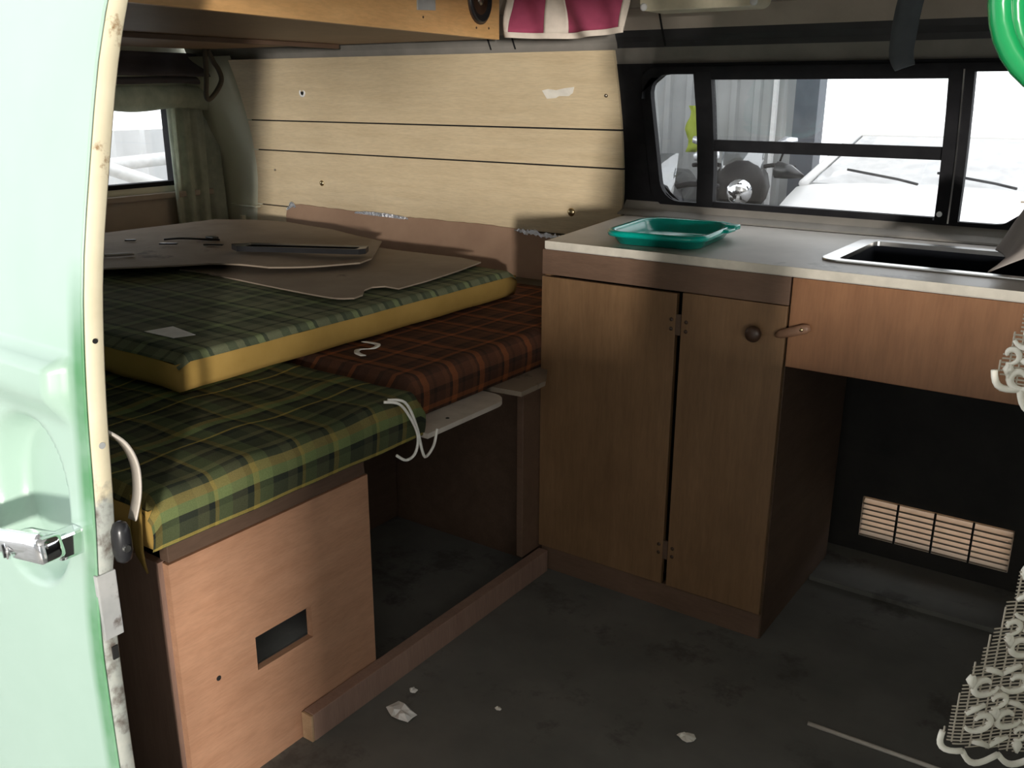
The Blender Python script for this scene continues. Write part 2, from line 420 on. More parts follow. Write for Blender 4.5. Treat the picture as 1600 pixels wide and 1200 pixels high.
# eyelet, screws, torn sticker on the planks
def wall_pt(x, z, off=0.013): return Vector((x, wall_y(z) - off, z))
def bolt(x, z, r, mat, parent, name='screw'):
    return lathe(name, wall_pt(x, z, 0.012), (0, -1, 0), [(r, 0), (r, 0.001), (r * 0.8, 0.004), (r * 0.25, 0.006)], mat, parent, 14)
e = lathe('eyelet', wall_pt(-2.35, 1.119, 0.012), (0, -1, 0), [(0.014, 0), (0.014, 0.002), (0.011, 0.004), (0.008, 0.003), (0.008, 0.0)], 'white_paint', planks[3], 18)
cyl('eyelet_hole', wall_pt(-2.35, 1.119, 0.0125), (0, -1, 0), 0.0075, 0.0012, 'dark_gap', planks[3])
bolt(-2.375, 0.826, 0.010, 'brass', planks[1]); bolt(-1.382, 0.800, 0.012, 'brass', planks[1])
bolt(-1.232, 1.115, 0.005, 'screw_metal', planks[3]); bolt(-2.60, 0.86, 0.004, 'screw_metal', planks[1])
g0 = [(-1.425, 1.127), (-1.405, 1.131), (-1.38, 1.128), (-1.352, 1.133), (-1.322, 1.136), (-1.330, 1.121), (-1.345, 1.113), (-1.375, 1.113), (-1.386, 1.108), (-1.415, 1.106)]
yb = wall_y(1.12) - 0.0125
bm = bmesh.new()
fr = [bm.verts.new((x, wall_y(z) - 0.0132, z)) for x, z in g0]; bm.faces.new(fr)
bmesh.ops.triangulate(bm, faces=bm.faces[:])
ex = bmesh.ops.extrude_face_region(bm, geom=bm.faces[:])
for v in ex['geom']:
    if isinstance(v, bmesh.types.BMVert): v.co.y -= 0.0006
link('torn_sticker', bm, 'old_paper', planks[3])

# roof cove above the window and planks
def cove(name, prof, x0, x1, mat, kind=True, th=0.012):
    g = [[(x, y, z) for y, z in prof] for x in (x0, x1)]
    o = sheet(name, g, mat, thick=(0, th, th), smooth=False)
    if kind: struct(o)
    return o
cove('trim_1', [(2.168, 1.188), (2.160, 1.207), (2.152, 1.227)], -2.88, 1.6, 'grey_headlining')
cove('trim_2', [(2.150, 1.227), (2.146, 1.240), (2.138, 1.252), (2.132, 1.266)], -1.19, 1.6, 'dark_metal')
cove('trim_14', [(2.150, 1.224), (2.146, 1.240), (2.138, 1.252), (2.132, 1.268)], -2.88, -1.19, 'grey_headlining')
cove('trim_3', [(2.130, 1.266), (2.120, 1.285), (2.105, 1.312)], -2.88, 1.6, 'beige_headlining')
cove('trim_4', [(2.124, 1.274), (2.117, 1.286), (2.101, 1.313)], -0.715, 1.6, 'beige_headlining', th=0.004)
cove('ceiling', [(2.103, 1.314), (2.05, 1.362), (1.90, 1.402), (1.6, 1.425), (1.25, 1.43), (0.95, 1.395), (0.80, 1.345), (0.74, 1.285)], -2.93, 1.9, 'beige_headlining')
for i, x in enumerate((-1.062, -1.50, -1.58)):
    cove('trim_%d' % (5 + i), [(2.150, 1.228), (2.128, 1.266), (2.118, 1.285), (2.1035, 1.312)], x, x + 0.005, 'dark_gap', th=0.0005)
# rear end (tailgate) wall with its window
RX = -2.90
wl = bpy.data.objects.new('wall_left', None); COL.objects.link(wl); struct(wl)
RW = (1.05, 2.065, 0.806, 1.085)     # y0,y1,z0,z1 of the tailgate window
box('tailgate_skin', (RX - 0.03, 0.6, -0.05), (RX, 2.30, RW[2]), 'cream_metal', wl, 0)
box('tailgate_skin', (RX - 0.03, 0.6, RW[3]), (RX, 2.20, 1.42), 'cream_metal', wl, 0)
box('tailgate_skin', (RX - 0.03, 0.6, RW[2]), (RX, RW[0], RW[3]), 'cream_metal', wl, 0)
box('tailgate_skin', (RX - 0.03, RW[1], RW[2]), (RX, 2.27, RW[3]), 'cream_metal', wl, 0)
box('ledge', (RX, 0.9, 0.765), (RX + 0.03, 2.20, 0.785), 'beige_headlining', wl, 0.004)
box('lower_panel', (RX, 0.9, 0.60), (RX + 0.012, 2.19, 0.765), 'beige_headlining', wl, 0.002)
# D pillar panel in the corner
pil = []
for i in range(5):
    t = i / 4; row = []
    for k in range(9):
        z = lerp(0.56, 1.235, k / 8)
        row.append((lerp(RX + 0.005, -2.69 + 0.13 * (z - 0.8), t), lerp(wall_y(z) - 0.035, wall_y(z) - 0.006, math.sin(t * PI / 2)), z))
    pil.append(row)
sheet('corner_pillar', pil, 'cream_metal', wl, thick=(0, 0.004, 0))
box('pillar_crease', (-2.84, wall_y(.73) - 0.034, 0.722), (-2.70, wall_y(.73) - 0.006, 0.729), 'cream_metal', wl, 0.002)
cyl('rubber_stop', (-2.775, wall_y(.66) - 0.034, 0.62), (0, 0, 1), 0.010, 0.07, 'cream_plastic', wl, 12)
w2 = bpy.data.objects.new('window_2', None); COL.objects.link(w2); struct(w2)
box('pane', (RX - 0.02, RW[0] + 0.002, RW[2] + 0.002), (RX - 0.016, RW[1] - 0.002, RW[3] - 0.002), 'window_glass', w2, 0)
box('rubber_seal', (RX - 0.031, RW[0], RW[2]), (RX + 0.006, RW[1], RW[2] + 0.016), 'black_rubber', w2, 0.003)
box('rubber_seal', (RX - 0.031, RW[0], RW[3] - 0.016), (RX + 0.006, RW[1], RW[3]), 'black_rubber', w2, 0.003)
for y in (RW[0], RW[1] - 0.016):
    box('rubber_seal', (RX - 0.031, y, RW[2]), (RX + 0.006, y + 0.016, RW[3]), 'black_rubber', w2, 0.003)

# near side of the van: body panel behind the open door, sill, roof rail, front pillar
wf = bpy.data.objects.new('wall_front', None); COL.objects.link(wf); struct(wf)
def near_strip(name, x0, x1, z0, z1, mat, off=0.0, th=0.02, n=6):
    g = [[(x, 4.55 / 2 * 0 + near_y(lerp(z0, z1, k / n)) + off, lerp(z0, z1, k / n)) for k in range(n + 1)] for x in (x0, x1)]
    return sheet(name, g, mat, wf, thick=(0, th, 0), smooth=False)
def near_y(z): return 0.585 + 0.42 * max(0.0, z - 0.75) ** 1.6
near_strip('side_panel', -2.98, -1.26, -0.15, 1.23, 'van_outer', off=0.03)
near_strip('front_pillar', 0.03, 0.11, -0.15, 1.23, 'van_outer')
near_strip('front_lower', 0.11, 1.9, -0.15, 0.75, 'van_outer')
near_strip('roof_rail', -2.98, 1.9, 1.27, 1.34, 'van_outer', off=0.02)
near_strip('cab_window_header', 0.11, 1.9, 1.13, 1.27, 'van_outer')  # unseen, added to keep the lamp off the trims above the side window
box('door_sill', (-1.26, 0.57, -0.12), (0.03, 0.64, 0.0), 'grey_paint', wf, 0.004)
# front end: low scuttle, windscreen opening above
wr = bpy.data.objects.new('wall_right', None); COL.objects.link(wr); struct(wr)
box('scuttle', (1.88, 0.6, -0.1), (1.92, 2.3, 0.72), 'lining_dark', wr, 0)
box('header', (1.86, 0.7, 1.20), (1.92, 2.2, 1.42), 'lining_dark', wr, 0)

# the shed the van stands in: roof over the near side, wall behind with a wide doorway; unseen, built to shape the light
struct(box('ceiling_shed_bay', (-9.0, 4.2, 3.0), (-2.55, 8.5, 3.1), 'corrugated_grey', bev=0))
struct(box('ceiling_shed', (-2.9, -6.0, 3.0), (6.2, 2.6, 3.1), 'corrugated_grey', bev=0))
struct(box('wall_shed_near', (-6.2, -6.0, -0.45), (3.6, -5.9, 3.0), 'corrugated_grey', bev=0))
struct(box('wall_shed_right', (6.1, -6.0, -0.45), (6.2, 2.6, 3.0), 'corrugated_grey', bev=0))
shade_post_ = struct(box('trim_12', (-0.10, -0.08, 1.195), (0.10, 0.08, 3.0), 'column_paint', bev=0.004))  # unseen hanging post, added to throw shade on the overhead cupboard
shade_post_.location = (1.006, -1.11, 0); shade_post_.rotation_euler = (0, 0, math.radians(43))
shade_wall_ = struct(box('trim_13', (-0.11, -0.05, -0.45), (1.1, 0.05, 0.90), 'corrugated_grey', bev=0.004))  # unseen low wall, added to keep lamp light off the bed and cabinets
shade_wall_.location = (1.006, -1.11, 0); shade_wall_.rotation_euler = (0, 0, math.radians(43))

# ------------------------------------------------------------------ side window
w1 = bpy.data.objects.new('window_1', None); COL.objects.link(w1); struct(w1)
def wprism(name, ring_out, ring_in, mat, off_in, off_out, parent):
    """frame between two outlines (x,z) of equal length that follows the wall"""
    bm = bmesh.new(); n = len(ring_out)
    L = [[bm.verts.new((x, wall_y(z) + o, z)) for x, z in ring] for ring, o in
         ((ring_out, off_in), (ring_in, off_in), (ring_in, off_out), (ring_out, off_out))]
    for a in range(4):
        A, B = L[a], L[(a + 1) % 4]
        for i in range(n): bm.faces.new((A[i], A[(i + 1) % n], B[(i + 1) % n], B[i]))
    return link(name, bm, mat, parent)
wprism('rubber_frame', rrect(WX0 - 0.012, WZ0 - 0.012, WX1 + 0.012, WZ1 + 0.012, 0.055, 6), rrect(WX0 + 0.015, WZ0 + 0.005, WX1 - 0.015, WZ1 - 0.005, 0.055, 6), 'black_rubber', -0.010, 0.010, w1)
# fill the square corners behind the rounded rubber
for cx, cz, sx, sz in ((WX0, WZ0, 1, 1), (WX1, WZ0, -1, 1), (WX1, WZ1, -1, -1), (WX0, WZ1, 1, -1)):
    R_ = 0.062
    poly = [(cx, cz)] + [(cx + sx * (R_ - R_ * math.sin(a)), cz + sz * (R_ - R_ * math.cos(a))) for a in [k * PI / 2 / 6 for k in range(7)]]
    y = wall_y(cz)
    prism('corner_fill', poly, 'y', y - 0.004, y + 0.02, 'black_rubber', w1)
def wbar(name, x0, x1, z0, z1, a, b, parent=w1, mat='black_rubber', n=4, lean=0.06):
    g = [[(x + lean * (lerp(z0, z1, k / n) - 1.0), wall_y(lerp(z0, z1, k / n)) + a, lerp(z0, z1, k / n)) for k in range(n + 1)] for x in (x0, x1)]
    return sheet(name, g, mat, parent, thick=(0, b - a, 0), smooth=False)
wbar('post', -0.994, -0.950, WZ0, WZ1, -0.012, 0.012)
wbar('post', -0.424, -0.375, WZ0, WZ1, -0.012, 0.012, lean=0.03)
wbar('post_bead', -0.396, -0.393, WZ0, WZ1, -0.015, -0.012, mat='steel', lean=0.03)
mid = wbar('middle_bar', -0.950, -0.424, 0.984, 1.012, -0.008, 0.012)
wbar('top_rail', -0.950, -0.424, 1.152, WZ1, -0.010, 0.012)
wbar('bottom_rail', -0.950, -0.424, WZ0, 0.857, -0.010, 0.012)
cyl('catch_screw', (-0.418, wall_y(.87) - 0.012, 0.866), (0, -1, 0), 0.006, 0.004, 'steel', w1)
for x0, x1, z0, z1 in ((-1.105, -0.994, WZ0, WZ1), (-0.375, WX1, WZ0, WZ1), (-0.950, -0.424, 1.012, 1.152), (-0.950, -0.424, 0.857, 0.984)):
    wbar('pane', x0, x1, z0, z1, 0.004, 0.007, mat='window_glass')
# sloping sill of grey lining between worktop and window
struct(cove('trim_8', [(2.215, 0.812), (2.245, 0.822), (2.262, 0.842)], -1.21, 1.2, 'grey_headlining', th=0.004))

# ------------------------------------------------------------------ vent grille low in the far wall
vent = thing('vent_grille', (lerp(VX0, VX1, .5), 2.275, VZ0), 'cream louvred vent grille glowing with daylight low in the dark space under the sink', 'vent')
for lo, hi in (((VX0, VZ0), (VX1, VZ0 + 0.0015)), ((VX0, VZ1 - 0.0015), (VX1, VZ1)), ((VX0, VZ0), (VX0 + 0.0015, VZ1)), ((VX1 - 0.0015, VZ0), (VX1, VZ1))):
    box('frame', (lo[0], 2.268, lo[1]), (hi[0], 2.296, hi[1]), 'louvre_plastic', vent, 0)
NS = 7; dz = (VZ1 - VZ0 - 0.006) / NS
sl = None
for k in range(NS):
    z = VZ0 + 0.003 + k * dz
    poly = [(2.270, z), (2.272, z - 0.0006), (2.292, z + dz * 0.98), (2.290, z + dz * 1.02)]
    o = prism('slat', poly, 'x', VX0 + 0.0015, VX1 - 0.0015, 'louvre_plastic', vent)
    box('lip', (VX0 + 0.0015, 2.2668, z - 0.0012), (VX1 - 0.0015, 2.2698, z + 0.0022), 'hardboard', o, 0)
for k in range(1, 4):
    x = lerp(VX0, VX1, k / 4)
    box('divider', (x - 0.0022, 2.264, VZ0), (x + 0.0022, 2.272, VZ1), 'dark_gap', vent, 0)

# ------------------------------------------------------------------ sliding door (open, slid back; outer face towards the camera)
DOOR_Y = [(-0.40, 0.560), (-0.15, 0.528), (0.10, 0.512), (0.31, 0.508), (0.50, 0.509), (0.66, 0.524), (0.78, 0.531), (0.88, 0.541), (0.95, 0.551), (1.017, 0.566), (1.116, 0.588), (1.161, 0.599), (1.212, 0.616), (1.30, 0.650)]
def door_y(z):
    return (interp(DOOR_Y, z - 0.04) + interp(DOOR_Y, z - 0.02) + interp(DOOR_Y, z) + interp(DOOR_Y, z + 0.02) + interp(DOOR_Y, z + 0.04)) / 5
DXE = -0.955
door = bpy.data.objects.new('door_1', None); COL.objects.link(door)
struct(door, 'pale green sliding van door slid open at the left edge, chrome handle')
def sstep(t):
    t = max(0.0, min(1.0, t)); return t * t * (3 - 2 * t)
def outer(x, z):
    y = door_y(z)
    # raised belt-line band that dies out before the edge
    end = sstep((DXE - 0.022 - x) / 0.022)
    if 0.748 < z < 0.835:
        t = (z - 0.748) / 0.087
        y -= 0.026 * end * sstep(t / 0.55) * sstep((1 - t) / 0.10)
    # finger recess behind the handle
    dx, dz_ = (x + 1.095) / 0.088, (z - 0.638) / 0.108
    d = (abs(dx) ** 2.3 + abs(dz_) ** 2.3) ** (1 / 2.3)
    y += 0.040 * sstep((1.04 - d) / 0.24)
    return y
xs = [-2.35, -2.1, -1.8, -1.5] + [-1.3 + k * (1.3 - 0.955) / 76 for k in range(77)]
zs = [-0.38, -0.2, 0.0, 0.15, 0.3, 0.40] + [0.46 + k * 0.0065 for k in range(60)] + [0.87, 0.9, 0.95, 1.0, 1.05, 1.1, 1.15, 1.2, 1.25, 1.30]
m, nt, b = base_mat('door_paint')
v = coords(nt); sp = nd(nt, 'ShaderNodeSeparateXYZ'); nt.links.new(v, sp.inputs[0])
base = ramp(nt, noise(nt, v, 2.5), [(0.3, (0.36, 0.51, 0.43)), (0.7, (0.42, 0.57, 0.49))])
mr = nd(nt, 'ShaderNodeMapRange'); nt.links.new(sp.outputs[0], mr.inputs[0])
mr.inputs[1].default_value = -0.988; mr.inputs[2].default_value = -0.970
ad = nd(nt, 'ShaderNodeMath', operation='MULTIPLY'); nt.links.new(mr.outputs[0], ad.inputs[0])
mz = nd(nt, 'ShaderNodeMapRange'); nt.links.new(sp.outputs[2], mz.inputs[0])
mz.inputs[1].default_value = 0.95; mz.inputs[2].default_value = 0.85
nt.links.new(mz.outputs[0], ad.inputs[1])
nz = nd(nt, 'ShaderNodeMath', operation='MULTIPLY'); nt.links.new(ad.outputs[0], nz.inputs[0])
nt.links.new(ramp(nt, noise(nt, v, 7), [(0.35, (0.5,) * 3), (0.6, (1, 1, 1))]), nz.inputs[1])
nt.links.new(mix(nt, nz.outputs[0], base, (0.09, 0.27, 0.12)), b.inputs['Base Color'])
b.inputs['Roughness'].default_value = 0.3
sheet('outer_skin', [[(x, outer(x, z), z) for z in zs] for x in xs], 'door_paint', door, thick=(0, 0.002, 0))
zz = [-0.38 + k * 0.03 for k in range(57)]
g = [[(DXE + 0.0005 - (0.003 if j in (0, 3) else 0), door_y(z) + off * (1.0 if z > 0.6 else 0.85), z) for z in zz] for j, off in enumerate((0.0030, 0.0045, 0.024, 0.027))]
sheet('edge_flange', g, 'door_edge_cream', door, thick=(-0.012, 0.0, 0))
g = [[(x, door_y(z) + 0.045, z) for z in zz] for x in (-2.35, -1.04, -0.967)]
g[2] = [(x, door_y(z) + 0.026, z) for (x, y, z) in g[2]]
sheet('inner_skin', g, 'door_edge_cream', door, thick=(0, -0.002, 0))
cyl('edge_screw', (DXE, door_y(0.855) + 0.014, 0.855), (1, 0, 0), 0.003, 0.002, 'dark_gap', door, 10)
cyl('edge_screw', (DXE, door_y(0.733) + 0.016, 0.733), (1, 0, 0), 0.004, 0.0015, 'grey_paint', door, 10)
box('latch_plate', (DXE - 0.004, door_y(.54) + 0.001, 0.492), (DXE + 0.003, door_y(.54) + 0.026, 0.578), 'grey_paint', door, 0.0015)
box('latch_slot', (DXE - 0.002, door_y(.47) + 0.012, 0.462), (DXE + 0.0025, door_y(.47) + 0.020, 0.480), 'dark_gap', door, 0.001)
lt = bmesh.new()
tube_bm(lt, [(DXE + 0.006, door_y(.61) + 0.030, z) for z in (0.584, 0.588, 0.598, 0.612, 0.626, 0.634, 0.637)], [0.004, 0.009, 0.0115, 0.0115, 0.011, 0.008, 0.003], 14)
lo_ = link('latch_roller', lt, 'black_plastic', door, True)
cyl('roller_pin', (DXE + 0.012, door_y(.61) + 0.028, 0.606), (1, 0, 0), 0.0045, 0.008, 'steel', lo_, 12)
rb = spline([(-0.972, 0.556, 0.745), (-0.966, 0.578, 0.722), (-0.962, 0.588, 0.692), (-0.962, 0.587, 0.655), (-0.964, 0.578, 0.622)], 6)
sheet('pull_strap', [[(p.x - w, p.y, p.z) for p in rb] for w in (0.014, 0.0, -0.002)], 'white_board', door, thick=(0, 0.003, 0.002))
# chrome pull handle
hd = bmesh.new()
hp = spline([(-1.205, 0.500, 0.585), (-1.16, 0.478, 0.592), (-1.10, 0.470, 0.603), (-1.04, 0.472, 0.615), (-0.985, 0.478, 0.625)], 6)
tube_bm(hd, hp, [0.015] * 6 + [0.0155] * (len(hp) - 6), 12)
for v_ in hd.verts: v_.co.y = 0.474 + (v_.co.y - 0.474) * 0.75
hdl = link('handle', hd, 'chrome', door, True)
bm = bmesh.new(); bm_box(bm, (-1.050, 0.464, 0.599), (-0.975, 0.498, 0.632)); bevel(bm, 0.010, 3)
bmesh.ops.rotate(bm, verts=bm.verts[:], cent=(-1.01, 0.48, 0.615), matrix=Matrix.Rotation(math.radians(-10), 3, 'Y'))
link('handle_boss', bm, 'chrome', hdl, True)
cyl('push_button', (-1.048, 0.463, 0.606), (-0.35, -1, 0), 0.0085, 0.004, 'black_plastic', hdl, 16)
lathe('push_button_ring', (-1.048, 0.466, 0.606), (-0.35, -1, 0), [(0.0115, 0), (0.0115, 0.004), (0.0088, 0.005), (0.0086, 0.001)], 'chrome', hdl, 18)
box('handle_foot', (-1.0, 0.49, 0.600), (-0.978, door_y(.62) + 0.002, 0.632), 'chrome', hdl, 0.004)

# ------------------------------------------------------------------ bed: box locker, deck, rails
XF = -1.125
locker = thing('bed_locker', (-1.35, 0.93, 0), 'plywood bed locker with a slot cut in its front, beside the open door', 'locker')
def panel_hole(name, axis, a, b, o, h, mat, parent):
    """flat panel o=(u0,v0,u1,v1) with a rectangular hole h; axis x: u=y v=z; axis z: u=x v=y"""
    us = [o[0], h[0], h[2], o[2]]; vs2 = [o[1], h[1], h[3], o[3]]
    bm = bmesh.new()
    def pt(u, v_, t): return (t, u, v_) if axis == 'x' else (u, v_, t) if axis == 'z' else (u, t, v_)
    V = [[[bm.verts.new(pt(u, v_, t)) for v_ in vs2] for u in us] for t in (a, b)]
    for t in range(2):
        for i in range(3):
            for j in range(3):
                if i == 1 and j == 1: continue
                bm.faces.new((V[t][i][j], V[t][i + 1][j], V[t][i + 1][j + 1], V[t][i][j + 1]))
    def side(p, q): bm.faces.new((V[0][p[0]][p[1]], V[0][q[0]][q[1]], V[1][q[0]][q[1]], V[1][p[0]][p[1]]))
    for i in range(3):
        side((i, 0), (i + 1, 0)); side((i, 3), (i + 1, 3)); side((0, i), (0, i + 1)); side((3, i), (3, i + 1))
    side((1, 1), (2, 1)); side((1, 2), (2, 2)); side((1, 1), (1, 2)); side((2, 1), (2, 2))
    return link(name, bm, mat, parent)
fp = panel_hole('front_panel', 'x', XF - 0.014, XF, (0.718, 0.0, 1.143, 0.449), (0.862, 0.188, 0.987, 0.251), 'box_ply', locker)
cyl('knot_hole', (XF, 0.784, 0.217), (1, 0, 0), 0.0045, 0.0006, 'dark_gap', fp, 10)
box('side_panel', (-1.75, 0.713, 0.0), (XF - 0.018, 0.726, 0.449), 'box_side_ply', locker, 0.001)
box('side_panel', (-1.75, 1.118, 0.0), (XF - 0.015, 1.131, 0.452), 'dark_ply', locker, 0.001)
box('top_rail', (-1.15, 0.722, 0.450), (XF - 0.004, 1.14, 0.486), 'dark_ply', locker, 0.001)
box('inner_shelf', (-1.70, 0.725, 0.150), (XF - 0.05, 1.115, 0.163), 'grey_paint', locker, 0.001)

bed = thing('bed_platform', (-2.0, 1.45, 0), 'plywood bed platform with deck, corner post and floor rail under the plaid mattresses', 'bed')
box('deck', (-2.86, 0.735, 0.487), (XF - 0.003, 2.19, 0.502), 'dark_ply', bed, 0.001)
fr_ = box('floor_rail', (XF + 0.002, 0.951, 0.0), (XF + 0.028, 1.722, 0.056), 'box_side_ply', bed, 0.002)
box('raw_end', (XF + 0.0025, 0.945, 0.001), (XF + 0.0275, 0.9505, 0.055), 'raw_pine', fr_, 0.001)
box('corner_post', (XF - 0.02, 1.655, 0.056), (XF - 0.002, 1.733, 0.486), 'rail_laminate', bed, 0.002)
box('inner_panel', (-1.62, 1.15, 0.0), (-1.605, 2.2, 0.486), 'dark_ply', bed, 0.001)
box('side_board', (-1.60, 1.738, 0.0), (XF - 0.004, 1.752, 0.486), 'dark_ply', bed, 0.001)
wb = [(-1.20, 1.24), (-1.060, 1.24), (-1.060, 1.44)] + arc(-1.108, 1.463, 0.048, 0, 90, 8) + [(-1.13, 1.511), (-1.20, 1.511)]
o = prism('end_board', wb, 'z', 0.503, 0.513, 'white_board'); tag(o, 'white board with a rounded end sticking out under the orange mattress', 'board')
cyl('bolt_hole', (-1.085, 1.33, 0.513), (0, 0, 1), 0.004, 0.0006, 'dark_gap', o, 10)
o = prism('offcut_board', [(-1.20, 1.535), (-1.06, 1.549), (-1.062, 1.645), (-1.112, 1.730), (-1.20, 1.730)], 'z', 0.503, 0.514, 'hardboard')
tag(o, 'small grey-brown board offcut wedged between orange mattress and cabinet', 'board')

# ------------------------------------------------------------------ mattresses
def hash2(a, b): return math.sin(a * 12.9898 + b * 78.233) * 43758.5453 % 1.0
def mattress(name, label, x0, x1, y0, y1, z0, z1, cover_mat, side_mat, wrap_front=True, r=0.018, sag=0.0, wrinkle=0.0, group=None, crown=0.006, slant=0.0):
    root = thing(name, (lerp(x0, x1, .5), lerp(y0, y1, .5), z0), label, 'mattress', group)
    ny = 40
    prof = [(x0, z1)] + [(lerp(x0, x1 - r, (k + 1) / 22), z1) for k in range(22)]
    prof += [(x1 - r + r * math.sin(a), z1 - r + r * math.cos(a)) for a in [PI / 2 * k / 5 for k in range(1, 6)]]
    nf = 5
    if wrap_front: prof += [(x1, lerp(z1 - r, z0, k / nf)) for k in range(1, nf + 1)]
    L = [0.0]
    for p, q in zip(prof, prof[1:]): L.append(L[-1] + math.hypot(q[0] - p[0], q[1] - p[1]))
    grid, uvs = [], []
    for i in range(ny + 1):
        t = i / ny; y = lerp(y0, y1, t); row, ru = [], []
        edge = min(t, 1 - t) * (y1 - y0)
        drop = r * (1 - math.sqrt(max(0, 1 - max(0, 1 - edge / r) ** 2))) if edge < r else 0
        for k, (px, pz) in enumerate(prof):
            f = (pz - z0) / (z1 - z0)
            w = wrinkle * (math.sin(y * 21 + px * 9) * 0.5 + math.sin(y * 47 - px * 23) * 0.3 + math.sin(px * 41 + y * 7) * 0.3)
            top = 1.0 if pz > z1 - r * 0.6 else max(0.0, f)
            cz = crown * math.sin(PI * t) * math.sin(PI * min(1, (px - x0) / (x1 - x0)))
            bul = 0.006 * math.sin(PI * max(0, min(1, f))) * (1 if px >= x1 - 1e-6 else 0)
            sl_ = slant * (y - y0)
            row.append((px + bul + sl_ + w * 0.5 * (1 if k > 22 else 0), y, pz - drop * top + (w + cz) * top - sag * (1 - f) * 0))
            ru.append((y, L[k]))
        grid.append(row); uvs.append(ru)
    cv = link('cover', sheet_bm(grid, None, uvs), cover_mat, root, True)
    # body under the cover: side band all round
    def ring(z, grow):
        pts = []
        n = 20
        for k in range(n + 1): pts.append((lerp(x0, x1, k / n) + (slant * 0), y0 - grow))
        for k in range(1, n + 1): pts.append((x1 + grow + slant * (lerp(y0, y1, k / n) - y0), lerp(y0, y1, k / n)))
        for k in range(1, n + 1): pts.append((lerp(x1, x0, k / n) + slant * (y1 - y0), y1 + grow))
        for k in range(1, n): pts.append((x0 - grow, lerp(y1, y0, k / n)))
        return pts
    ins = 0.004 if wrap_front else 0.0
    bm = bmesh.new(); rings = []
    for z, gw in ((z0, -0.004), (z0 + 0.15 * (z1 - z0), 0.0), (z0 + 0.5 * (z1 - z0), 0.004), (z1 - r * 1.05, 0.0)):
        pts = ring(z, gw)
        rings.append([bm.verts.new((px - (0.006 if wrap_front and px > x1 - 0.02 else 0) + 0.002 * math.sin(py * 31) * (0 if wrap_front else 1), py + 0.003 * math.sin(px * 33) * (1 if abs(py - y0) < .02 else 0), z)) for px, py in pts])
    n = len(rings[0])
    for A, B in zip(rings, rings[1:]):
        for k in range(n): bm.faces.new((A[k], A[(k + 1) % n], B[(k + 1) % n], B[k]))
    bm.faces.new(rings[0])
    link('side_band', bm, side_mat, root, True)
    return root
gm = mattress('mattress', 'lower green plaid mattress on the bed deck, plaid front edge beside the door', -2.84, -1.072, 0.665, 1.243, 0.508, 0.592, 'green_plaid', 'yellow_cloth', True, 0.022, wrinkle=0.0055, crown=0.0)
# loose yellow flap at the near corner
fl = []
for i in range(7):
    t = i / 6
    fl.append([(lerp(-1.10, -1.072, s) + 0.004 * math.sin(t * 5), 0.657 - 0.006 * math.sin(PI * t) - 0.004 * s, lerp(0.592, lerp(0.500, 0.480, s), t)) for s in (0, .25, .5, .75, 1)])
sheet('loose_flap', fl, 'yellow_cloth', gm, thick=(0, 0.003, 0))
mattress('mattress', 'orange and brown plaid mattress lying between green mattress and kitchen cabinet', -2.84, -1.132, 1.258, 2.19, 0.515, 0.598, 'orange_plaid', 'orange_plaid', True, 0.022, wrinkle=0.002, crown=0.0)
tm = mattress('mattress', 'upper green plaid mattress with yellow sides stacked on the other two', -2.55, -1.392, 0.952, 2.005, 0.606, 0.673, 'green_plaid_small', 'yellow_cloth', False, 0.014, wrinkle=0.0015, crown=0.008)
tagp = []
pp = [(-1.588, 1.023), (-1.579, 1.081), (-1.487, 1.065), (-1.5, 1.025)]
o = prism('care_label', pp, 'z', 0.6755, 0.6765, 'paper', tm); o['label'] = 'pale cloth label sewn on top'
# white cord hanging off the green mattress corner
cd = bmesh.new()
tube_bm(cd, spline([(-1.074, 1.140, 0.600), (-1.060, 1.165, 0.592), (-1.055, 1.188, 0.560), (-1.052, 1.203, 0.522), (-1.054, 1.197, 0.490), (-1.058, 1.176, 0.482), (-1.062, 1.155, 0.497)], 6), 0.0028, 6)
tube_bm(cd, spline([(-1.074, 1.150, 0.601), (-1.058, 1.178, 0.592), (-1.053, 1.200, 0.545), (-1.050, 1.212, 0.490), (-1.053, 1.226, 0.474), (-1.056, 1.252, 0.487), (-1.060, 1.268, 0.515)], 6), 0.0028, 6)
tag(link('cord', cd, 'white_cord', None, True), 'thin white cord dangling in two loops from the corner of the green mattress', 'cord')
cd = spline([(-1.375, 1.405, 0.606), (-1.33, 1.40, 0.608), (-1.318, 1.372, 0.607), (-1.338, 1.352, 0.606), (-1.322, 1.330, 0.606), (-1.300, 1.325, 0.605)], 6)
g = [[(p.x + dx, p.y + dy, p.z) for p in cd] for dx, dy in ((-0.004, -0.004), (0.004, 0.004))]
tag(sheet('ribbon', g, 'white_cord', thick=(0, 0, 0.002)), 'short crinkled white ribbon lying on the orange mattress', 'ribbon')

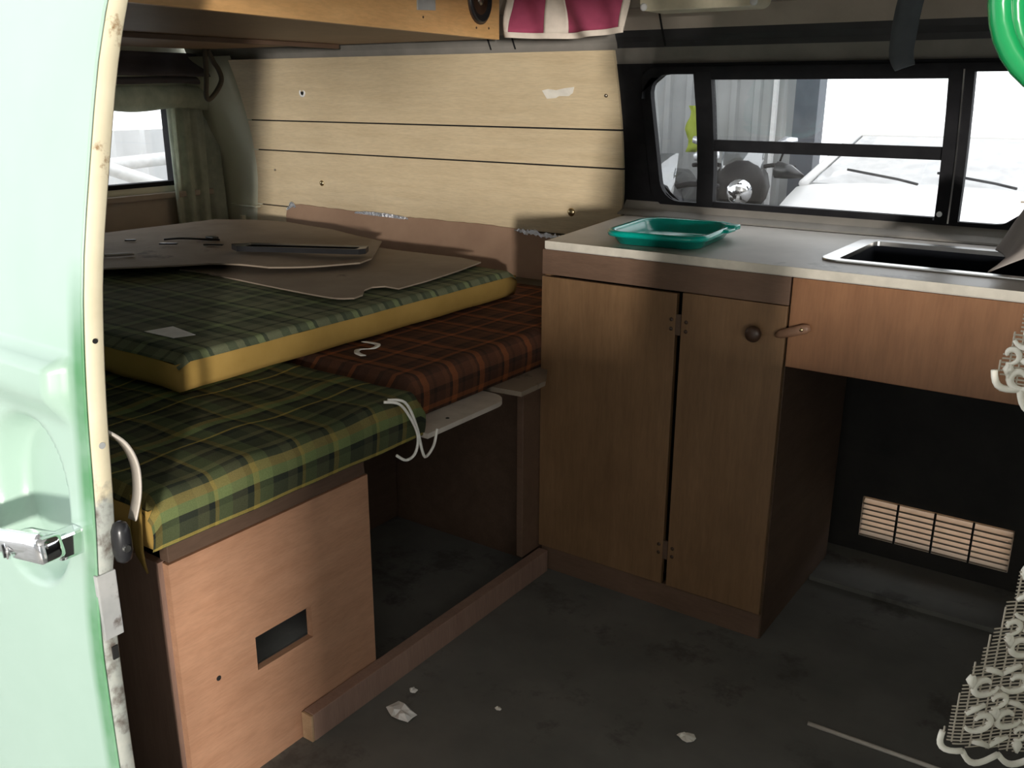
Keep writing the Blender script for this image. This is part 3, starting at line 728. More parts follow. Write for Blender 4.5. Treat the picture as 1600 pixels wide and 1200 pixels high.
# ------------------------------------------------------------------ old door cards and bits lying on the top mattress
def card(name, outline, zf, th, mat, label, cat):
    bm = bmesh.new()
    vs_ = [bm.verts.new((x, y, 0)) for x, y in outline]; bm.faces.new(vs_)
    bmesh.ops.triangulate(bm, faces=bm.faces[:])
    bmesh.ops.subdivide_edges(bm, edges=bm.edges[:], cuts=3, use_grid_fill=True)
    bmesh.ops.triangulate(bm, faces=bm.faces[:])
    for v_ in bm.verts: v_.co.z = zf(v_.co.x, v_.co.y)
    ex = bmesh.ops.extrude_face_region(bm, geom=bm.faces[:])
    for e_ in ex['geom']:
        if isinstance(e_, bmesh.types.BMVert): e_.co.z += th
    return tag(link(name, bm, mat, None, False), label, cat)
low = [(-2.05, 1.44)] + [tuple(p)[:2] for p in spline([(-2.008, 1.446, 0), (-1.90, 1.447, 0), (-1.822, 1.446, 0), (-1.72, 1.437, 0), (-1.63, 1.428, 0), (-1.54, 1.424, 0), (-1.475, 1.430, 0), (-1.447, 1.455, 0)], 3)]
low += [(-1.455, 1.49), (-1.488, 1.53), (-1.497, 1.565), (-1.480, 1.592), (-1.438, 1.592), (-1.444, 1.70), (-1.465, 1.85), (-1.493, 1.985), (-1.575, 2.005), (-2.05, 2.005)]
card('hardboard_panel', low, lambda x, y: 0.6815 + 0.002 * math.sin(x * 7) ** 2, 0.0035, 'hardboard',
     'brown hardboard panel with a wavy curved edge lying directly on the upper mattress', 'board')
up = [(-2.62, 1.42), (-2.30, 1.28), (-2.10, 1.262), (-2.04, 1.38), (-1.975, 1.475), (-1.90, 1.51), (-1.822, 1.537), (-1.75, 1.62), (-1.679, 1.715), (-1.70, 1.78), (-1.885, 2.02), (-2.391, 2.112), (-2.646, 2.02)]
card('hardboard_panel', up, lambda x, y: 0.6965 + 0.008 * sstep((-1.75 - x) / 0.5) + 0.004 * math.sin(x * 9 + y * 4) ** 2, 0.004, 'hardboard',
     'large slightly curled brown hardboard panel on top of the pile, nearest the rear window', 'board')
def zup(x, y): return 0.7005 + 0.008 * sstep((-1.75 - x) / 0.5) + 0.004 * math.sin(x * 9 + y * 4) ** 2
tr = thing('trim_channel', (-1.89, 1.66, 0.70), 'long black plastic trim channel lying on the top hardboard panel', 'trim')
d = Vector((0.30, 0.155, 0)).normalized(); nrm = Vector((-d.y, d.x, 0)); c0 = Vector((-2.035, 1.632, 0))
def chan(u, w, z): p = c0 + d * u + nrm * w; return (p.x, p.y, z)
Lc = 0.335; zb = 0.7145
bm = bmesh.new()
out = [chan(u, w, zb) for u, w in ((-0.03, 0.0), (0.0, -0.035), (Lc, -0.035), (Lc + 0.015, -0.02), (Lc + 0.01, 0.025), (0.01, 0.03))]
inn = [chan(u, w, zb) for u, w in ((0.02, 0.0), (0.02, -0.02), (Lc - 0.015, -0.02), (Lc - 0.01, -0.015), (Lc - 0.01, 0.012), (0.02, 0.015))]
O0 = [bm.verts.new(p) for p in out]; I0 = [bm.verts.new(p) for p in inn]
O1 = [bm.verts.new((p[0], p[1], zb + 0.014)) for p in out]; I1 = [bm.verts.new((p[0], p[1], zb + 0.012)) for p in inn]
for k in range(6):
    k2 = (k + 1) % 6
    bm.faces.new((O0[k], O0[k2], O1[k2], O1[k])); bm.faces.new((O1[k], O1[k2], I1[k2], I1[k])); bm.faces.new((I1[k], I1[k2], I0[k2], I0[k])); bm.faces.new((O0[k], O0[k2], I0[k2], I0[k]))
link('channel_rim', bm, 'black_plastic', tr)
bm = bmesh.new(); bm.faces.new([bm.verts.new((p[0], p[1], zb + 0.003)) for p in inn]); link('channel_bed', bm, 'dark_gap', tr)
for k, (x, y, a, L_) in enumerate(((-2.421, 1.55, 40, 0.03), (-2.256, 1.559, 35, 0.05), (-2.165, 1.639, 32, 0.055))):
    z = zup(x, y) + 0.004
    bm = bmesh.new(); bm_box(bm, (-L_ / 2, -0.006, 0), (L_ / 2, 0.006, 0.004)); bevel(bm, 0.0015)
    o = link('metal_clip', bm, 'black_plastic'); o.location = (x, y, z); o.rotation_euler = (0, 0, math.radians(a))
    tag(o, ('shortest dark clip, nearest the rear window on the hardboard', 'dark clip in the middle of the loose bits on the hardboard', 'dark clip just below the bent wire on the hardboard')[k], 'clip', 'loose clips on the hardboard')
wv = [(-2.335, 1.60), (-2.315, 1.635), (-2.28, 1.655), (-2.245, 1.675), (-2.215, 1.70)]
wire = thing('window_catch', (-2.27, 1.65, 0.71), 'bent dark wire catch with a small tab lying on the hardboard', 'catch')
tube('wire', spline([(x, y, zup(x, y) + 0.0065) for x, y in wv], 5), 0.003, 'black_plastic', wire, 6)
box('tab', (-2.27, 1.692, zup(-2.25, 1.70) + 0.003), (-2.235, 1.712, zup(-2.25, 1.70) + 0.011), 'black_plastic', wire, 0.002)
st = spline([(-2.27, 1.30, zup(-2.2, 1.33) + 0.005), (-2.23, 1.335, zup(-2.2, 1.34) + 0.006), (-2.185, 1.405, zup(-2.18, 1.4) + 0.006)], 5)
tag(tube('metal_strip', st, 0.004, 'screw_metal', None, 6), 'thin metal strip lying on the hardboard next to the door edge', 'strip')

# torn brown hardboard leaning against the planks behind the bed
top = [(-2.54, 0.732), (-2.52, 0.744), (-2.49, 0.748), (-2.40, 0.746), (-2.24, 0.744), (-2.10, 0.741), (-2.02, 0.740), (-1.90, 0.742), (-1.80, 0.741), (-1.70, 0.743), (-1.57, 0.740), (-1.48, 0.731), (-1.38, 0.724), (-1.30, 0.720)]
lean = thing('torn_panel', (-1.9, 2.23, 0.60), 'brown hardboard strip with a torn foil-backed top edge leaning on the plank wall', 'board')
n_ = 60; g = []
for i in range(n_ + 1):
    x = lerp(-2.545, -1.24, i / n_); zt = interp(top, x) + 0.0025 * (hash2(i, 3) - 0.5)
    g.append([(x + 0.006 * math.sin(k * 2.2 + 1) * (1 if i == 0 else 0), lerp(2.215, wall_y(0.75) - 0.022, k / 5), lerp(0.606, zt, k / 5)) for k in range(6)])
sheet('board', g, 'torn_hardboard', lean, thick=(0, 0.004, 0), smooth=False)
def foil_strip(x0, x1, h, jag, seed):
    n = int((x1 - x0) / 0.006); g = []
    for i in range(n + 1):
        x = lerp(x0, x1, i / n); zt = interp(top, x)
        f = math.sin(PI * i / n) ** 0.4
        g.append([(x, wall_y(0.75) - 0.0235 - 0.003 * hash2(i, seed), zt - h * 0.5 + h * f * k / 2 + jag * (hash2(i * 1.7, seed + k) - 0.5)) for k in range(3)])
    return sheet('foil_edge', g, 'foil', lean, thick=(0, 0.001, 0), smooth=False)
foil_strip(-2.22, -1.98, 0.012, 0.002, 1); foil_strip(-1.57, -1.33, 0.014, 0.010, 5)
foil_strip(-2.55, -2.50, 0.02, 0.008, 9)

# ------------------------------------------------------------------ kitchen cabinet
YC = 1.736
kc = thing('kitchen_cabinet', (-0.84, 1.98, 0), 'brown plywood kitchen cupboard with two doors, wooden knob and kick board', 'cabinet')
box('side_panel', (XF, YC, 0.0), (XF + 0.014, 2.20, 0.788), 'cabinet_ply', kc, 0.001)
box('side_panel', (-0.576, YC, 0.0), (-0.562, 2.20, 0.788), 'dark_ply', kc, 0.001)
box('carcass_back', (XF + 0.014, 1.775, 0.062), (-0.576, 1.785, 0.788), 'dark_gap', kc, 0)
box('top_rail', (XF, YC - 0.013, 0.735), (-0.563, YC - 0.0005, 0.790), 'rail_laminate', kc, 0.0012)
box('kick_board', (XF + 0.004, YC - 0.004, 0.0), (-0.564, YC + 0.012, 0.060), 'rail_laminate', kc, 0.0015)
d1 = box('door', (XF, YC - 0.014, 0.064), (-0.794, YC - 0.0005, 0.730), 'cabinet_ply', kc, 0.0015)
d2 = box('door', (-0.782, YC - 0.014, 0.064), (-0.564, YC - 0.0005, 0.7335), 'cabinet_ply', kc, 0.0015)
lathe('knob', (-0.622, YC - 0.014, 0.674), (0, -1, 0), [(0.010, 0), (0.009, 0.006), (0.0155, 0.012), (0.0165, 0.018), (0.013, 0.023), (0.005, 0.025)], 'wood_knob', d2, 20)
for z in (0.665, 0.150):
    box('hinge', (-0.7936, YC - 0.0145, z - 0.022), (-0.7824, YC - 0.010, z + 0.022), 'dark_ply', d1, 0.0005)
    for dx in (-0.804, -0.771):
        for dz_ in (-0.010, 0.010):
            lathe('hinge_screw', (dx, YC - 0.0138, z + dz_ + (0 if dx < -.79 else -0.002)), (0, -1, 0), [(0.0045, 0), (0.004, 0.001), (0.001, 0.002)], 'wood_knob', d1 if dx < -.79 else d2, 10)

sk = thing('sink_unit', (-0.10, 1.98, 0), 'reddish plywood apron panel below the sink with a wooden turn button', 'cabinet')
ap = box('apron_panel', (-0.559, YC - 0.014, 0.615), (0.42, YC - 0.001, 0.790), 'sink_panel_ply', sk, 0.0015)
box('end_panel', (0.405, YC, 0.0), (0.42, 2.20, 0.788), 'dark_ply', sk, 0.001)
bm = bmesh.new()
tube_bm(bm, [(-0.580, 1.716, 0.676), (-0.570, 1.714, 0.680), (-0.545, 1.713, 0.689), (-0.524, 1.713, 0.697), (-0.516, 1.716, 0.700)], [0.005, 0.0085, 0.0095, 0.0095, 0.006], 12)
for v_ in bm.verts: v_.co.y = 1.7155 + (v_.co.y - 1.7155) * 0.65
tb = link('turn_button', bm, 'turn_button', ap, True)
lathe('pivot_screw', (-0.530, 1.7085, 0.695), (0, -1, 0), [(0.004, 0), (0.0035, 0.001), (0.001, 0.0018)], 'brass', tb, 10)

SX0, SX1, SY0, SY1 = -0.512, -0.12, 1.838, 2.112
wt = bpy.data.objects.new('worktop', None); COL.objects.link(wt)
tag(wt, 'worn grey laminate worktop running under the side window', 'worktop')
bm = bmesh.new()
o4 = [(-1.112, 1.716), (0.42, 1.716), (0.42, 2.235), (-1.192, 2.235)]; i4 = [(SX0 - .01, SY0 - .01), (SX1 + .01, SY0 - .01), (SX1 + .01, SY1 + .01), (SX0 - .01, SY1 + .01)]
V = [[bm.verts.new((x, y, z)) for x, y in r_] for z in (0.792, 0.8105) for r_ in (o4, i4)]
for k in range(4):
    k2 = (k + 1) % 4
    bm.faces.new((V[0][k], V[0][k2], V[1][k2], V[1][k])); bm.faces.new((V[2][k], V[2][k2], V[3][k2], V[3][k]))
    bm.faces.new((V[0][k], V[0][k2], V[2][k2], V[2][k])); bm.faces.new((V[1][k], V[1][k2], V[3][k2], V[3][k]))
link('top_slab', bm, 'worktop_laminate', wt)
box('front_edging', (-1.113, 1.7135, 0.794), (0.42, 1.7158, 0.8110), 'worktop_edge', wt, 0.0008)
sink = thing('sink', (-0.3, 1.975, 0.68), 'steel rimmed rectangular sink with a black bowl set in the worktop', 'sink')
ro = rrect(-0.546, 1.816, -0.08, 2.140, 0.035, 5); ri = rrect(SX0, SY0, SX1, SY1, 0.012, 5)
bm = bmesh.new()
R0 = [bm.verts.new((x, y, 0.8125)) for x, y in ro]; R1 = [bm.verts.new((x * 0.995 - 0.0015, y * 0.998 + 0.004, 0.8150)) for x, y in ro]
R2 = [bm.verts.new((x, y, 0.8150)) for x, y in ri]; R3 = [bm.verts.new((x, y, 0.806)) for x, y in ri]
for A, B in ((R0, R1), (R1, R2), (R2, R3)):
    for k in range(len(A)): bm.faces.new((A[k], A[(k + 1) % len(A)], B[(k + 1) % len(A)], B[k]))
link('rim', bm, 'steel', sink)
bm = bmesh.new()
R0 = [bm.verts.new((x, y, 0.806)) for x, y in ri]; R1 = [bm.verts.new((lerp(x, -0.316, .05), lerp(y, 1.975, .05), 0.68)) for x, y in ri]
for k in range(len(R0)): bm.faces.new((R0[k], R0[(k + 1) % len(R0)], R1[(k + 1) % len(R0)], R1[k]))
bm.faces.new(R1)
link('bowl', bm, 'sink_bowl_dark', sink)

# teal tray on the worktop
ty = thing('plastic_tray', (-0.885, 1.885, 0.813), 'teal plastic tray with a moulded lip on the worktop corner', 'tray')
def tray_ring(x0, y0, x1, y1, r, z):
    out = []
    for x, y in rrect(x0, y0, x1, y1, r, 6):
        q = Matrix.Rotation(math.radians(6), 2) @ Vector((x, y)); out.append((-0.888 + q.x, 1.882 + q.y, z))
    return out
bm = bmesh.new(); Rr = []
for hx, hy, r, z in ((0.092, 0.112, 0.035, 0.8120), (0.104, 0.126, 0.045, 0.830), (0.112, 0.136, 0.05, 0.830), (0.114, 0.138, 0.052, 0.836), (0.110, 0.134, 0.05, 0.842), (0.102, 0.125, 0.045, 0.841), (0.098, 0.121, 0.043, 0.834), (0.088, 0.108, 0.035, 0.8140)):
    Rr.append([bm.verts.new(p) for p in tray_ring(-hx, -hy, hx, hy, r, z)])
for A, B in zip(Rr, Rr[1:]):
    for k in range(len(A)): bm.faces.new((A[k], A[(k + 1) % len(A)], B[(k + 1) % len(A)], B[k]))
bm.faces.new(Rr[0]); bm.faces.new(Rr[-1])
link('basin', bm, 'teal_plastic', ty, True)
bm = bmesh.new(); bm_box(bm, (-0.790, 1.90, 0.834), (-0.765, 1.94, 0.841)); bevel(bm, 0.003)
link('grip_tab', bm, 'teal_plastic', ty, True)
bm = bmesh.new(); bm_box(bm, (-0.795, 1.945, 0.835), (-0.768, 1.975, 0.846)); bevel(bm, 0.003)
link('grip_tab', bm, 'teal_plastic', ty, True)

# bunched grey cloth at the end of the worktop
g = []
for i in range(13):
    a = i / 12
    row = []
    for k in range(15):
        t = k / 14
        x = lerp(-0.238, 0.05, a); yb_ = lerp(1.77, 2.03, t)
        h = 0.003 + 0.13 * math.sin(PI * min(1, 0.06 + t * 0.97)) ** 0.7 * sstep(a / 0.30 + 0.30) + 0.012 * math.sin(a * 14 + t * 9) * sstep(a * 3)
        row.append((x + 0.016 * math.sin(t * 7 + a * 5), yb_ + 0.01 * math.sin(a * 9), 0.818 + max(0.001, h)))
    g.append(row)
tag(sheet('cloth', g, 'grey_cloth', thick=(0, 0, -0.003)), 'crumpled pale grey cloth heaped over the right end of the sink', 'cloth')

# ------------------------------------------------------------------ overhead cupboard at the rear
oc = thing('overhead_cupboard', (-1.9, 1.4, 1.25), 'varnished plywood overhead cupboard with an oval speaker, above the bed', 'cupboard')
F0, F1 = Vector((-1.325, 0.72, 0)), Vector((-1.474, 2.043, 0))
fd = (F1 - F0).normalized(); fn = Vector((fd.y, -fd.x, 0))
if fn.x < 0: fn = -fn
bm = bmesh.new()
def fpt(y, z, off):
    t = (y - F0.y) / (F1.y - F0.y); p = F0.lerp(F1, t) + fn * off; return (p.x, p.y, z)
for poly in ([(0.82, 1.25), (0.95, 1.25), (1.3, 1.25), (1.7, 1.25), (2.043, 1.25), (2.043, 1.345), (1.88, 1.39), (1.6, 1.41), (1.25, 1.415), (0.97, 1.370), (0.82, 1.325)],):
    A = [bm.verts.new(fpt(y, z, 0)) for y, z in poly]; B = [bm.verts.new(fpt(y, z, -0.015)) for y, z in poly]
    bm.faces.new(A); bm.faces.new(B)
    for k in range(len(A)): bm.faces.new((A[k], A[(k + 1) % len(A)], B[(k + 1) % len(A)], B[k]))
ff = link('front_panel', bm, 'overhead_ply', oc)
prism('base_panel', [(-1.352, 0.83), (-1.487, 2.040), (-2.66, 2.04), (-2.66, 0.83)], 'z', 1.252, 1.262, 'cabinet_ply', oc)
box('batten', (-2.05, 0.84, 1.240), (-2.03, 2.03, 1.2515), 'dark_ply', oc, 0.001)
spk = Vector(fpt(1.945, 1.337, 0.0))
def oval(name, rr, mat, parent):
    bm = bmesh.new(); rings = []
    for r, h in rr:
        rings.append([bm.verts.new(spk + fd * (r * 1.0 * math.cos(k * PI / 14)) + Vector((0, 0, 1)) * (r * 1.04 * math.sin(k * PI / 14)) + fn * h) for k in range(28)])
    for A, B in zip(rings, rings[1:]):
        for k in range(28): bm.faces.new((A[k], A[(k + 1) % 28], B[(k + 1) % 28], B[k]))
    bm.faces.new(rings[0]); bm.faces.new(rings[-1])
    return link(name, bm, mat, parent, True)
sp_ = oval('speaker', [(0.052, 0.0), (0.052, 0.005), (0.047, 0.009), (0.044, 0.007), (0.030, 0.003), (0.014, 0.002)], 'black_plastic', ff)
oval('speaker_cap', [(0.014, 0.002), (0.012, 0.006), (0.006, 0.009)], 'screw_metal', sp_)
oval('speaker_bezel', [(0.055, 0.0), (0.055, 0.003), (0.052, 0.004)], 'wood_knob', sp_)
bm = bmesh.new()
for y0, y1 in ((1.675, 1.745),):
    vs_ = [bm.verts.new(fpt(y, z, o_)) for o_ in (0.0005, 0.004) for y, z in ((y0, 1.294), (y1, 1.298), (y1, 1.36), (y0, 1.36))]
    for f in ((0, 1, 2, 3), (4, 5, 6, 7), (0, 1, 5, 4), (1, 2, 6, 5), (2, 3, 7, 6), (3, 0, 4, 7)): bm.faces.new([vs_[i] for i in f])
link('latch_plate', bm, 'grey_paint', ff)
for y, z in ((1.93, 1.272), (1.99, 1.274), (1.70, 1.281)):
    lathe('panel_pin', fpt(y, z, 0.0), fn, [(0.003, 0), (0.0025, 0.001), (0.001, 0.0015)], 'wood_knob', ff, 8)

# magenta cloth organiser with white tapes, hanging from the roof
mo = thing('cloth_organiser', (-1.24, 1.99, 1.25), 'magenta cloth organiser edged with white tape hanging from the roof', 'organiser')
def cloth_y(x, z): return 1.985 + 0.010 * math.sin(x * 60 + z * 30) * sstep((1.40 - z) / 0.1) + 0.016 * (1.40 - z) / 0.15 * math.sin(x * 24 + z * 20)
def mo_sheet(name, x0, x1, z0, z1, mat, off, th, nx=24, zf=None, wob=0.0):
    g = []
    for i in range(nx + 1):
        x = lerp(x0, x1, i / nx); lo = z0 if zf is None else zf(x)
        g.append([(x, cloth_y(x, lerp(lo, z1, k / 10)) - off, lerp(lo, lo + (z1 - z0), k / 10)) for k in range(11)])
    return sheet(name, g, mat, mo, thick=(0, th, 0))
hem = lambda x: 1.249 - 0.006 * math.sin(PI * (x + 1.40) / 0.32) + 0.004 * (x + 1.4)
mo_sheet('cloth_panel', -1.40, -1.075, 1.258, 1.385, 'magenta_cloth', 0.0, 0.002, 60)
mo_sheet('tape', -1.403, -1.388, 1.256, 1.385, 'white_tape', 0.003, 0.002, 3)
mo_sheet('tape', -1.298, -1.244, 1.256, 1.385, 'white_tape', 0.003, 0.002, 8)
mo_sheet('tape', -1.087, -1.073, 1.256, 1.385, 'white_tape', 0.003, 0.002, 3)
mo_sheet('hem_tape', -1.403, -1.073, 1.249, 1.262, 'white_tape', 0.004, 0.002, 50, hem)

# cream fitting, strap and green hose under the roof
cf = thing('roof_lamp', (-0.88, 1.96, 1.29), 'cream plastic roof fitting with rounded corners above the window', 'fitting')
bm = prism_bm(rrect(-1.015, 1.289, -0.752, 1.372, 0.018, 4), 'y', 1.925, 2.01); bevel(bm, 0.004)
link('housing', bm, 'cream_plastic', cf)
for x in (-1.004, -0.757):
    lathe('corner_cap', (x, 1.925, 1.298), (0, -1, 0), [(0.008, 0), (0.008, 0.003), (0.004, 0.005)], 'white_paint', cf, 12)
rb = spline([(-0.455, 1.96, 1.385), (-0.460, 1.955, 1.32), (-0.466, 1.95, 1.27), (-0.468, 1.945, 1.22), (-0.466, 1.94, 1.19), (-0.456, 1.935, 1.168)], 6)
g = [[(p.x + w * (0.024 - 0.008 * (k / len(rb)) ** 4), p.y + 0.004 * abs(w), p.z + 0.006 * w * (k / len(rb))) for k, p in enumerate(rb)] for w in (-1, -.5, 0, .5, 1)]
tag(sheet('strap', g, 'blue_grey_strap', thick=(0, 0.003, 0)), 'blue-grey webbing strap hanging from the roof in front of the side window', 'strap')
hs = []
for k in range(5 * 40 + 1):
    a = 2 * PI * k / 40; n = k / 40
    r = 0.089 - 0.0075 * n + 0.003 * math.sin(a * 0.8)
    r *= 0.86
    hs.append((-0.053 + r * math.cos(a + 1.2), 0.80 + 0.022 * n + 0.006 * math.sin(a * 0.7), 1.192 + r * 1.02 * math.sin(a + 1.2)))
hose = thing('hose_coil', (-0.057, 0.85, 1.11), 'coil of translucent green hose hanging at the top right corner', 'hose')
tube('hose', hs, 0.0082, 'hose_green', hose, 10)
tube('hanging_hook', [(-0.057, 0.84, 1.255), (-0.057, 0.84, 1.30), (-0.057, 0.84, 1.36)], 0.003, 'steel', hose, 6)

# ------------------------------------------------------------------ rear curtain, valance, bag, grab strap
g = []
for i in range(31):
    t = i / 30; y = lerp(2.03, 2.225, t)
    row = []
    for k in range(16):
        s = k / 15; z = lerp(1.10, 0.635, s)
        row.append((-2.868 + 0.016 * math.sin(t * 21 + s * 1.2) * (0.5 + 0.5 * s) + 0.006 * math.sin(t * 47), y + (0.015 if t > .9 else 0) * s + 0.012 * s * (t - .5) - 0.02 * (1 - t) * s * 0, z))
    g.append(row)
tag(sheet('curtain', g, 'curtain_cloth', thick=(-0.002, 0, 0)), 'faded pale green curtain gathered beside the rear window', 'curtain')
g = []
for i in range(41):
    t = i / 40; y = lerp(1.30, 2.215, t); row = []
    for k in range(11):
        s = k / 10
        row.append((-2.845 + 0.018 * math.sin(PI * s) + 0.004 * math.sin(t * 40 + s * 3), y, lerp(1.140, 1.062 + 0.006 * math.sin(t * 17), s)))
    g.append(row)
tag(sheet('valance', g, 'curtain_cloth', thick=(-0.004, 0, 0)), 'pale green rolled valance across the top of the rear window', 'valance')
bm = bmesh.new()
for k, (zc, r) in enumerate(((1.157, 0.012),)):
    tube_bm(bm, [(-2.835 + 0.003 * math.sin(y * 20), y, zc + 0.003 * math.sin(y * 13)) for y in [1.30 + 0.03 * j for j in range(30)]], r, 10)
tag(link('curtain_rod', bm, 'navy_cloth', None, True), 'dark sleeved curtain rod above the rear window valance', 'rod')
g = []
for i in range(25):
    t = i / 24; y = lerp(1.30, 2.17, t)
    g.append([(-2.80 - 0.03 * math.cos(PI * s) + 0.006 * math.sin(t * 30 + s * 5), y, lerp(1.246, 1.170, s)) for s in [k / 8 for k in range(9)]])
tag(sheet('roof_cloth', g, 'navy_cloth', thick=(-0.006, 0, 0)), 'dark navy cloth hanging under the cupboard at the rear', 'cloth')
gs = spline([(-2.62, y, z) for y, z in ((2.018, 1.2515), (2.016, 1.17), (2.008, 1.110), (2.020, 1.098), (2.050, 1.122), (2.074, 1.158), (2.066, 1.190), (2.048, 1.215), (2.030, 1.2515))], 6)
tag(tube('grab_strap', gs, 0.008, 'dark_strap', None, 8), 'dark looped grab strap hanging in the rear corner', 'strap')

# ------------------------------------------------------------------ lace at the right
def scroll_tile(w, h):
    """2D curves of one lace motif in a w x h cell"""
    C = []
    def spiral(cx, cy, r0, r1, a0, a1, n=16):
        return [(cx + lerp(r0, r1, k / n) * math.cos(math.radians(lerp(a0, a1, k / n))), cy + lerp(r0, r1, k / n) * math.sin(math.radians(lerp(a0, a1, k / n)))) for k in range(n + 1)]
    C.append((spiral(w * .27, h * .34, w * .27, w * .09, 200, 520), 1.0))
    C.append((spiral(w * .73, h * .34, w * .27, w * .09, -20, -340), 1.0))
    C.append((spiral(w * .5, h * .80, w * .20, w * .06, 250, 560), 0.8))
    C.append(([(w * .5, h * .60), (w * .47, h * .5), (w * .5, h * .38), (w * .53, h * .5), (w * .5, h * .60)], 1.2))
    C.append(([(0, h * .55), (w * .15, h * .66), (w * .3, h * .72)], 0.9))
    C.append(([(w, h * .55), (w * .85, h * .66), (w * .7, h * .72)], 0.9))
    return C
def lace(name, label, region, mapf, u0, u1, v0, v1, hem):
    root = thing(name, mapf(lerp(u0, u1, .5), v0), label, 'curtain')
    bm = bmesh.new(); W, Hh = 0.050, 0.050
    nu, nv = int((u1 - u0) / W) + 2, int((v1 - v0) / (Hh * 0.86)) + 1
    for i in range(nu):
        for j in range(nv):
            for c, k in scroll_tile(W, Hh):
                pts = [(u0 + (i - 0.5 * (j % 2)) * W + x, v0 + j * Hh * 0.86 + y) for x, y in c]
                if all(region(u, v_) for u, v_ in pts): tube_bm(bm, [mapf(u, v_) for u, v_ in pts], [0.0031 * k * (0.45 + 0.55 * math.sin(PI * (q + 0.5) / len(pts))) for q in range(len(pts))], 6)
    # scalloped hem and edge cord
    for h_ in hem: tube_bm(bm, [mapf(u, v_) for u, v_ in h_], 0.0027, 6)
    link('scroll_work', bm, 'lace_cloth', root, True)
    bm = bmesh.new(); st = 0.0042
    def runs(fix, a0, a1, horiz):
        run = []; n = int((a1 - a0) / 0.006)
        for k in range(n + 2):
            a = a0 + k * 0.006
            p = (a, fix) if horiz else (fix, a)
            if k <= n and region(*p): run.append(mapf(*p))
            else:
                if len(run) > 1: tube_bm(bm, run, 0.0007, 4, caps=False)
                run = []
    for k in range(int((v1 - v0) / st) + 1): runs(v0 + k * st, u0, u1, True)
    for k in range(int((u1 - u0) / (st * 2)) + 1): runs(u0 + k * st * 2, v0, v1, False)
    o = link('net_ground', bm, 'lace_net', root); o['kind'] = 'stuff'
    return root
def scallop(pts, n=7, depth=0.010):
    out = []
    for (a, b) in zip(pts, pts[1:]):
        L_ = math.hypot(b[0] - a[0], b[1] - a[1]); nx, nz = (b[1] - a[1]) / L_, -(b[0] - a[0]) / L_
        out.append([(lerp(a[0], b[0], k / n) + nx * depth * math.sin(PI * k / n), lerp(a[1], b[1], k / n) + nz * depth * math.sin(PI * k / n)) for k in range(n + 1)])
    return out
LS = 0.75
def map_up(u, v_): return (u * LS, LS * (1.00 + 0.020 * math.sin(u * 34 + v_ * 6) + 0.25 * (u + 0.12)), 1.12 + (v_ - 1.12) * LS)
left_up = [(0.820, -0.083), (0.854, -0.117), (0.925, -0.098), (0.965, -0.080), (1.005, -0.100), (1.022, -0.122), (1.05, -0.085), (1.15, -0.06), (1.40, -0.05)]
def reg_up(u, v_):
    return interp(left_up, v_) <= u <= 0.19 and v_ >= 0.852 - 0.75 * max(0, u + 0.117) * (1 if u < 0.02 else 0) - (0.103 if u >= 0.02 else 0)
hem_up = scallop([(-0.117, 0.854), (-0.092, 0.836), (-0.062, 0.812), (-0.032, 0.789), (-0.002, 0.767), (0.04, 0.752), (0.08, 0.75), (0.12, 0.75), (0.16, 0.75), (0.19, 0.75)])
lace('lace_curtain', 'upper tier of cream lace curtain with pointed scroll hem at the right edge', reg_up, map_up, -0.13, 0.19, 0.745, 1.06, hem_up)
def map_lo(u, v_): return (u * LS, LS * (0.985 + 0.022 * math.sin(u * 38 + v_ * 5) + 0.25 * (u + 0.1)), 1.12 + (v_ - 1.12) * LS)
left_lo = [(0.43, -0.092), (0.46, -0.103), (0.49, -0.100), (0.55, -0.084), (0.60, -0.070), (0.65, -0.062), (0.68, -0.045), (0.74, -0.02)]
def reg_lo(u, v_): return interp(left_lo, v_) <= u <= 0.19 and v_ >= 0.450 - 0.30 * max(0, min(u, -0.02) + 0.10)
hem_lo = scallop([(-0.103, 0.462), (-0.082, 0.440), (-0.050, 0.430), (-0.018, 0.424), (0.02, 0.424), (0.06, 0.424), (0.10, 0.424), (0.14, 0.424), (0.18, 0.424)], 8, 0.012)
lace('lace_curtain', 'lower tier of cream lace curtain with scalloped scroll hem near the floor at right', reg_lo, map_lo, -0.11, 0.19, 0.415, 0.75, hem_lo)

# ------------------------------------------------------------------ litter on the floor
def scrap(label, cx, cy, r, seed, mat='paper', h=0.012):
    random.seed(seed); n = 11; bm = bmesh.new()
    c = bm.verts.new((cx, cy, 0.004 + h * 0.5)); ring = []; mid_ = []
    for k in range(n):
        a = 2 * PI * k / n; rr = r * random.uniform(0.7, 1.1)
        mid_.append(bm.verts.new((cx + rr * .55 * math.cos(a), cy + rr * .45 * math.sin(a), 0.003 + h * random.random())))
        ring.append(bm.verts.new((cx + rr * math.cos(a), cy + rr * .75 * math.sin(a), 0.0015 + h * 0.6 * random.random())))
    for k in range(n):
        k2 = (k + 1) % n
        bm.faces.new((c, mid_[k], mid_[k2])); bm.faces.new((mid_[k], ring[k], ring[k2], mid_[k2]))
    ex = bmesh.ops.extrude_face_region(bm, geom=bm.faces[:])
    for e_ in ex['geom']:
        if isinstance(e_, bmesh.types.BMVert): e_.co.z += 0.0008
    return tag(link('paper_scrap', bm, mat), label, 'paper')
scrap('largest crumpled white paper scrap on the floor beside the bed rail', -1.022, 1.098, 0.036, 3)
scrap('tiny white paper scrap on the floor touching the bed rail', -1.05, 1.165, 0.010, 5, h=0.004)
scrap('small greyish paper scrap alone in the middle of the dark floor', -0.553, 1.345, 0.020, 8, 'old_paper', 0.006)
scrap('tiny pale paper speck on the floor farther from the bed rail', -0.88, 1.215, 0.008, 11, 'old_paper', 0.003)
